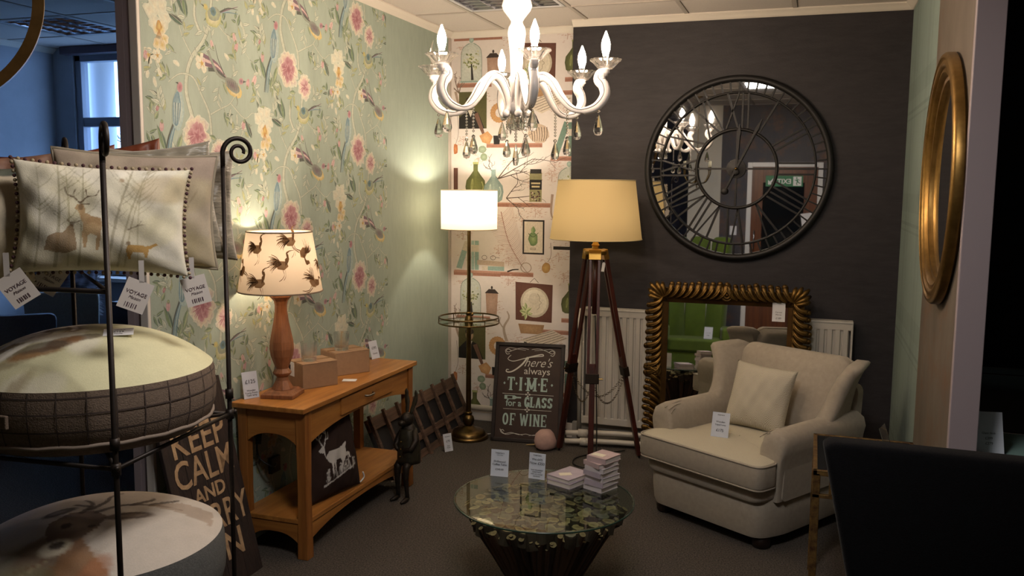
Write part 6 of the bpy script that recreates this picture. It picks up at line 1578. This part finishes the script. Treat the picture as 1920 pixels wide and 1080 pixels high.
def top2():
    c = Canvas(170, 170, up('B4ABA0')); rnd = random.Random(4); dk, br_, gr_, og = up('3A322E'), up('6E5A4A'), up('5E5E52'), up('8E5A3C')
    c.wash(.30, .28, .20, .17, up('6E6A58'), .8, .7); c.wash(.40, .38, .14, .12, br_, .8, .6); c.wash(.24, .18, .18, .16, up('7A7458'), .8, .5); c.wash(.12, .08, .16, .14, up('6A5A48'), .8)
    c.poly([(.50, .45), (.56, .33), (.62, .25), (.64, .10), (.62, .0), (.36, .0), (.38, .22), (.44, .34)], up('7A5A40'), .8); c.wash(.52, .20, .10, .16, up('96704E'), .6); c.wash(.57, .24, .05, .10, og, .6, -.5); c.wash(.40, .12, .06, .18, up('6C6448'), .7)
    c.poly([(.36, .60), (.42, .68), (.52, .68), (.58, .60), (.55, .50), (.49, .42), (.42, .40), (.38, .44), (.36, .52)], up('6B5A4E'), .9); c.wash(.46, .58, .07, .08, up('82705F'), .6); c.wash(.43, .55, .02, .025, dk, .9); c.wash(.53, .52, .018, .012, dk, .8)
    c.wash(.415, .40, .06, .05, up('B9B09C'), .95, .2); c.wash(.42, .41, .030, .024, dk, .9)
    c.wash(.38, .71, .07, .035, up('4A4442'), .9, .5); c.wash(.37, .71, .035, .018, up('7A7270'), .8, .5); c.wash(.66, .60, .10, .035, up('54463E'), .9, .15); c.wash(.67, .60, .06, .016, up('8A7A6C'), .7, .15)
    for pts in (((.47, .67), (.50, .76), (.46, .84)), ((.50, .70), (.55, .78), (.56, .86), (.60, .92)), ((.53, .66), (.62, .72), (.74, .72), (.86, .70)), ((.66, .72), (.73, .78), (.74, .82)), ((.74, .72), (.82, .80), (.84, .84)), ((.49, .74), (.43, .78))): c.line(pts, .030, .010, up('4A413C'), .85)
    c.poly([(.72, .71), (.99, .62), (.99, .78), (.86, .80)], up('8E7A66'), .6)
    for i in range(26): c.line([(rnd.uniform(.05, .4), rnd.uniform(.05, .35)), (rnd.uniform(.1, .4), rnd.uniform(.1, .4))], .014, .006, up(rnd.choice(('4A4036', '8A8266', '6A4A38', 'A09878'))), .5, 0)
    c.speck(.03, 6, 4); return c
m_tweed = M('brown_tweed', '6B5C50', .95, var=.18, vs=160, bump=.3, bs=300, spec=.1)
m_felt = M('grey_felt', '5A5A58', .95, var=.15, vs=120, bump=.2, bs=250, spec=.1)
R1 = .312
pf, zs = pouffe('round pouffe with brown checked tweed side on the upper shelf', 1.046, R1, .135, .105, top1(), m_tweed)
ck = Deco(lambda a, z, d: ((R1*(.957+.043*math.sin(PI*min(1, max(0, (z-.035)/.15))))+d+.0012)*math.cos(a), (R1*(.957+.043*math.sin(PI*min(1, max(0, (z-.035)/.15))))+d+.0012)*math.sin(a), z), 1e-5, .0008)
dkc = lin('3C302A')
for z in (.075, .118, .155): ck.stroke([(2*PI*k/72, z) for k in range(73)], .0035, .0035, dkc, 0)
for k in range(30): ck.stroke([(2*PI*k/30, .037+.022*i) for i in range(7)], .009, .009, dkc, 0)
tag(ck.build('check_lines', M('tweed_check', vc=True, rough=.95), pf), kind='stuff')
MB().tube([(R1*.965*math.cos(2*PI*k/72), R1*.965*math.sin(2*PI*k/72), .036+.0015*math.sin(k*1.7)) for k in range(72)], .005, 6, closed=True).build('lower_piping', M('tweed_piping', '7A6C60', .9), pf, smooth=True)
hn = MB().prism([(-.055, .085), (.055, .085), (.055, .118), (-.055, .118)], -R1-.006, -R1+.004, 'xz', Matrix.Rotation(R(-36), 4, 'Z')).build('carry_handle', m_tweed, pf, bevel=.003)
MB().prism([(.0, .092), (.012, .092), (.012, .106), (.0, .106)], -R1-.008, -R1-.005, 'xz', Matrix.Rotation(R(-36), 4, 'Z')).build('label_flag', M('label_grey', '8FA0A0', .7), pf)
pouffe('round pouffe with a deer portrait top on the lower shelf', .555, .325, .16, .075, top2(), m_felt, du=.03, dv=.2)
pcd = thing('price_label', 'small white price label lying on the checked tweed pouffe', 'label', (-1.690, 1.800, 1.3175), 40)
MB().box(-.036, .036, -.028, .028, 0, .001, Matrix.Rotation(R(9), 4, 'X')).build('card', m_card, pcd)
for k, (s_, z_) in enumerate((('Interiors', .009), ('£139', .013), ('Pouffe', .008))): txt(s_, z_, m_ink, pcd, Matrix.Rotation(R(9), 4, 'X') @ TRS((0, .016-.016*k, .0014)), ext=.0001)

# ------------------------------------------------------------------ plank sign
def keep_calm():
    H_, W = .885, .44
    t = thing('plank_sign', 'dark distressed plank sign reading KEEP CALM AND CARRY ON', 'sign', (-2.265, 2.775, 0.0), 90)
    T = Matrix.Rotation(R(-13.5), 4, 'X'); mw = wood('charred_plank', '19110F', '33231D', .75, 'z', 1.4, .4)
    for k in range(4):
        x = k*W/4; h = H_+(.012, -.004, .01, .0)[k]
        MB().box(x+.001, x+W/4-.001, 0, .018, 0, h, T).build('plank', mw, t, bevel=.003)
    for z in (.15, .65): MB().box(.02, W-.02, .018, .03, z, z+.05, T).build('batten', mw, t)
    mi = M('faded_cream_paint', 'B99C78', .85, var=.35, vs=25, col2='8C6E52')
    F = lambda x, z: T @ UPR(x, -.0006, z)
    for s_, sz, z, sx in (('KEEP', .165, .655, .96), ('CALM', .165, .525, .86), ('AND', .085, .420, 1.05), ('CARRY', .165, .305, .80), ('ON', .165, .165, 1.05)): txt(s_, sz, mi, t, F(W/2, z), sx=sx, ext=.0012, off=.0018)
    d = Deco(lambda u, v, q: tuple(T @ Vector((u, -.0004-q, v))), 2e-5, .0004); cr = lin('B99C78')
    # crown
    d.poly([(.15, .735), (.29, .735), (.30, .755), (.14, .755)], cr)
    for sg in (-1, 1):
        d.stroke([(.22+sg*.065, .758), (.22+sg*.085, .79), (.22+sg*.05, .815), (.22, .80)], .012, .010, cr); d.stroke([(.22+sg*.02, .758), (.22+sg*.035, .785), (.22, .815)], .010, .008, cr)
    d.blob(.22, .828, .012, .012, 0, cr, cr, 10); d.rect(.216, .224, .838, .855, cr); d.rect(.208, .232, .844, .850, cr)
    d.build('painted_crown', M('crown_paint', vc=True, rough=.85), t)
keep_calm()

# ------------------------------------------------------------------ gold hoop pendant
def hoop():
    c = Vector((-1.868, 1.425, 2.115)); t = thing('hoop_pendant', 'hammered gold hoop pendant hanging from the ceiling', 'pendant', c, 44)
    g = M('brushed_gold', '8A6A3E', .3, .9, var=.2, vs=20); r_ = .250
    rings = []
    for k in range(97):
        a = 2*PI*k/96; d = Vector((math.cos(a), 0, math.sin(a))); rings.append([d*(r_-.012)+Vector((0, -.010, 0)), d*(r_+.012)+Vector((0, -.010, 0)), d*(r_+.012)+Vector((0, .010, 0)), d*(r_-.012)+Vector((0, .010, 0))])
    m = MB(); m.loft(rings, caps=False); m.build('hoop', g, t, smooth=True, angle=30)
    MB().cyl((0, 0, r_), (0, 0, CEIL-c.z), .005, n=8).build('rod', g, t); MB().lathe([(.05, CEIL-c.z-.02), (.05, CEIL-c.z)], n=20).build('ceiling_rose', g, t)
hoop()

# ------------------------------------------------------------------ furniture in the blue daylight by the far window
def tub_chair(label, loc, rz, w_, h, col, name, mname):
    t = thing('dining_chair', label, 'chair', loc, rz, 'upholstered chairs by the far window')
    mm = M(mname, col, .9, var=.12, vs=90, bump=.2, bs=220)
    pf_ = rounded([(-w_/2, .40), (w_/2, .40), (w_/2+.02, h), (-w_/2-.02, h)], [.02, .02, .05, .05], 5)
    m = MB(); m.loft([[Vector((x*k, y+.06*((z-.4)/.5), .4+(z-.4)*k)) for x, z in pf_] for y, k in ((-.04, .97), (-.032, 1.), (.03, 1.), (.038, .97))]); bo = m.build('backrest', mm, t, smooth=True, angle=60)
    MB().tube([Vector((x*.985, -.036+.06*((z-.4)/.5), .4+(z-.4)*.985)) for x, z in pf_], .004, 6, closed=True).build('piping', mm, bo, smooth=True)
    MB().prism(rounded([(-w_/2, -.45), (w_/2, -.45), (w_/2, .03), (-w_/2, .03)], .05), .36, .47, 'xy').build('seat', mm, t, bevel=.02, seg=3, smooth=True, angle=50)
    for x in (-w_/2+.04, w_/2-.04):
        for y in (-.40, -.02): MB().loft([[Vector((x+a*r_, y+b*r_, z)) for a, b in ((-1, -1), (1, -1), (1, 1), (-1, 1))] for z, r_ in ((0, .014), (.37, .021))]).build('leg', M('dark_leg_wood', '1E1512', .5), t)
    return t
tub_chair('slate blue piped dining chair by the far window', (-4.78, 4.16, 0), 225, .52, .875, '62646E', 'a', 'slate_linen')
tub_chair('oatmeal boucle dining chair behind the slate blue one', (-5.05, 4.86, 0), 222, .44, .935, '97938A', 'b', 'oatmeal_boucle')
cb = thing('black_sideboard', 'low black sideboard at the back of the far window area', 'cabinet', (-3.95, 4.95, 0), 0)
MB().box(-.55, .55, -.22, .22, .06, .90).build('body', M('black_satin', '0A0A0C', .4), cb, bevel=.004)
for k in range(2): MB().box(-.54+.545*k, -.005+.545*k, -.228, -.22, .08, .88).build('door', M('black_satin'), cb, bevel=.003)
for x in (-.5, .5):
    for y in (-.17, .17): MB().cyl((x, y, 0), (x, y, .06), .02, n=8).build('foot', M('black_satin'), cb)
fc_, _ = pillow('cushion', .40, .30, .13, None, None, (40, 30), .05, plain('9A968A', ('8A8578', 'A8A498', '6A675E'), 14).fn(), wr=.003); fc_.data.materials.append(m_printcloth)
tag(fc_, 'pale marbled cushion on the black sideboard', 'cushion'); place(fc_, (-4.15, 4.85, .912), 40, 20)
fu = thing('fringed_cushion', 'dark striped cushion with a pale fur edge on the oatmeal chair', 'cushion')
_, pos = pillow('cover', .42, .34, .13, M('dark_stripe_fur', '1E1B20', .9, var=.6, vs=6, stretch=(1, 1, 6), col2='7A7480'), fu, (30, 24), .05, wr=.006)
fz = MB(); rr = random.Random(3)
for q in rim(pos, 40):
    for k in range(5):
        d = (q-Vector((0, 0, .17))).normalized()+Vector((rr.uniform(-.6, .6), rr.uniform(-.6, .6), rr.uniform(-.6, .6))); fz.cyl(q, q+d*rr.uniform(.015, .04), .0022, .0006, n=3)
tag(fz.build('fur_edge', M('pale_fur', 'B9B4B8', .9), fu), kind='stuff')
place(fu, (-5.14, 4.98, .74), 45, 20)
# ------------------------------------------------------------------ behind the viewer: what the mirrors show
dr = thing('door_1', None, None, (0, YF, 0), kind='structure')
m_door = wood('teak_door', '4A2412', '74401F', .35, 'z', .8)
X0, X1, ZD = -.80, .01, 1.98
for a in ((X0-.06, X0, 0, ZD+.06), (X1, X1+.06, 0, ZD+.06), (X0, X1, ZD, ZD+.06)): MB().box(a[0], a[1], 0, .03, a[2], a[3]).build('door_frame', M('gloss_white', 'DEDEDC', .3), dr, bevel=.004)
gx0, gx1, gz0, gz1 = X0+.14, X1-.16, .86, 1.78
for a in ((X0, gx0, 0, ZD), (gx1, X1, 0, ZD), (gx0, gx1, 0, gz0), (gx0, gx1, gz1, ZD)): MB().box(a[0], a[1], .004, .022, a[2], a[3]).build('door_rail', m_door, dr, bevel=.002)
MB().box(gx0, gx1, .010, .014, gz0, gz1).build('door_pane', M('dark_door_glass', '14181C', .06), dr)
MB().cyl((X0+.05, .06, .92), (X0+.05, .06, 1.16), .010, n=10).build('door_handle', M('satin_steel', 'C9CACC', .2, 1.), dr, smooth=True)
ex = thing('exit_sign', 'green running man EXIT sign fixed over the door glass', 'sign', (-.40, YF+.024, 1.80), 180)
MB().box(-.23, .23, -.004, .0, -.07, .07).build('panel', M('exit_green', '0E7A4A', .4), ex, bevel=.002)
wt = M('exit_white', 'F2F5F2', .5)
txt('EXIT', .085, wt, ex, UPR(-.0, -.0045, -.006), ext=.0004, off=.0015)
MB().box(-.21, -.11, -.0052, -.0042, -.058, .058).build('door_pictogram', wt, ex)
gm = Deco(lambda u, v, d: (u-.32, -.0054-d, v), 2e-5, .0002); gc = lin('0E7A4A')
gm.blob(.168, .040, .010, .010, 0, gc, gc, 10); gm.stroke([(.164, .025), (.160, .0), (.152, -.012)], .022, .016, gc); gm.stroke([(.152, -.008), (.138, -.022), (.122, -.026)], .011, .009, gc); gm.stroke([(.158, -.012), (.168, -.028), (.160, -.05)], .012, .009, gc); gm.stroke([(.165, .02), (.182, .008), (.192, .018)], .008, .007, gc); gm.stroke([(.160, .02), (.142, .02), (.136, .004)], .008, .007, gc)
gm.build('running_man', M('exit_ink', vc=True, rough=.5), ex)
aw = Deco(lambda u, v, d: (u+.305, -.0046-d, v), 2e-5, .0002); wc = lin('F2F5F2')
aw.stroke([(-.19, .04), (-.13, -.02)], .022, .022, wc, 0); aw.poly([(-.105, -.045), (-.165, -.045), (-.105, .015)], wc)
aw.build('arrow', M('exit_arrow', vc=True, rough=.5), ex)
nt_ = tag(MB().box(-.11, .11, 0, .002, -.10, .10).build('paper_notice', m_card), 'white paper notice taped to the teak door', 'notice'); nt_.location = (-.06, YF+.024, 1.30); nt_.rotation_euler = (0, R(-8), 0)
sw_ = tag(MB().box(-.045, .045, 0, .012, -.06, .06).build('light_switch', m_card, bevel=.004), 'white switch plate on the oxidised wallpaper', 'switch'); sw_.location = (-1.02, YF, 1.15)
# brass candle chandelier
def brass_chandelier():
    c = (-1.36, .62, 0); t = thing('brass_chandelier', 'small brass candle chandelier hanging near the shop entrance', 'chandelier', c)
    MB().lathe([(.001, 1.70), (.010, 1.715), (.006, 1.73), (.022, 1.75), (.035, 1.77), (.030, 1.79), (.014, 1.80), (.012, 1.95), (.02, 1.97), (.012, 1.99), (.008, 2.02), (.004, 2.1), (.004, CEIL-.02), (.04, CEIL-.01), (.04, CEIL)], n=20).build('column', m_brass, t, smooth=True, angle=50)
    for k in range(6):
        a = 2*PI*k/6+.3; d = Vector((math.cos(a), math.sin(a), 0)); q = lambda r_, z: d*r_+Vector((0, 0, z))
        ao = MB().tube(catmull([q(.02, 1.79), q(.06, 1.76), q(.12, 1.78), q(.165, 1.86), q(.17, 1.92)], 5), .007, 8).build('arm', m_brass, t, smooth=True)
        MB().lathe([(.008, 1.915), (.026, 1.925), (.028, 1.932), (.010, 1.934), (.012, 1.95)], q(.17, 0), 14).build('candle_cup', m_brass, ao, smooth=True)
        MB().cyl(q(.17, 1.94), q(.17, 2.02), .010, n=10).build('candle', M('candle_ivory', 'C9BFA0', .6), ao, smooth=True)
brass_chandelier()
# moss green velvet wing chair
def green_chair():
    t = thing('green_velvet_chair', 'moss green velvet wing chair facing the armchair', 'armchair', (-1.30, .50, 0), 172)
    gv = M('moss_velvet', '4A5E06', .8, var=.15, vs=6, sheen=.15, bump=.05, bs=80)
    def panel(x0, x1, y0, y1, yaw):
        pf_ = rounded([(x0, .30), (x1, .30), (x1, 1.10), (x0, 1.10)], [.02, .02, .07, .07], 5); m = MB(); xm = (x0+x1)/2
        Tm = TRS((xm, y0, 0), (0, 0, yaw)); m.loft([[Tm @ Vector(((x-xm)*k, y+.08*(z-.4), .7+(z-.7)*k)) for x, z in pf_] for y, k in ((-.06, .93), (-.045, .98), (-.02, 1.), (.05, 1.), (.06, .96))]); m.build('back_channel', gv, t, smooth=True, angle=60)
    panel(-.125, .125, .30, 0, 0); panel(-.35, -.12, .24, 0, 32); panel(.12, .35, .24, 0, -32)
    MB().prism(rounded([(-.32, -.34), (.32, -.34), (.36, .28), (-.36, .28)], .06), .30, .46, 'xy').build('seat', gv, t, bevel=.03, seg=3, smooth=True, angle=50)
    for sg in (-1, 1):
        MB().box(sg*.36-.06, sg*.36+.06, -.30, .22, .14, .60).build('arm', gv, t, bevel=.04, seg=4, smooth=True, angle=50)
        for y in (-.26, .2): MB().cyl((sg*.3, y, 0), (sg*.3, y, .15), .016, .024, n=10).build('leg', M('black_wood'), t, smooth=True)
    MB().prism(rounded([(-.34, -.32), (.34, -.32), (.36, .26), (-.36, .26)], .05), .13, .31, 'xy').build('base', gv, t, bevel=.015, smooth=True, angle=50)
green_chair()
price_card((-1.12, .72, .462), 190, .10, .14, (('Velvet chair', .012, .5), ('£699', .016, .3)), 'white price card standing on the green velvet chair seat', 10)
flush_text()
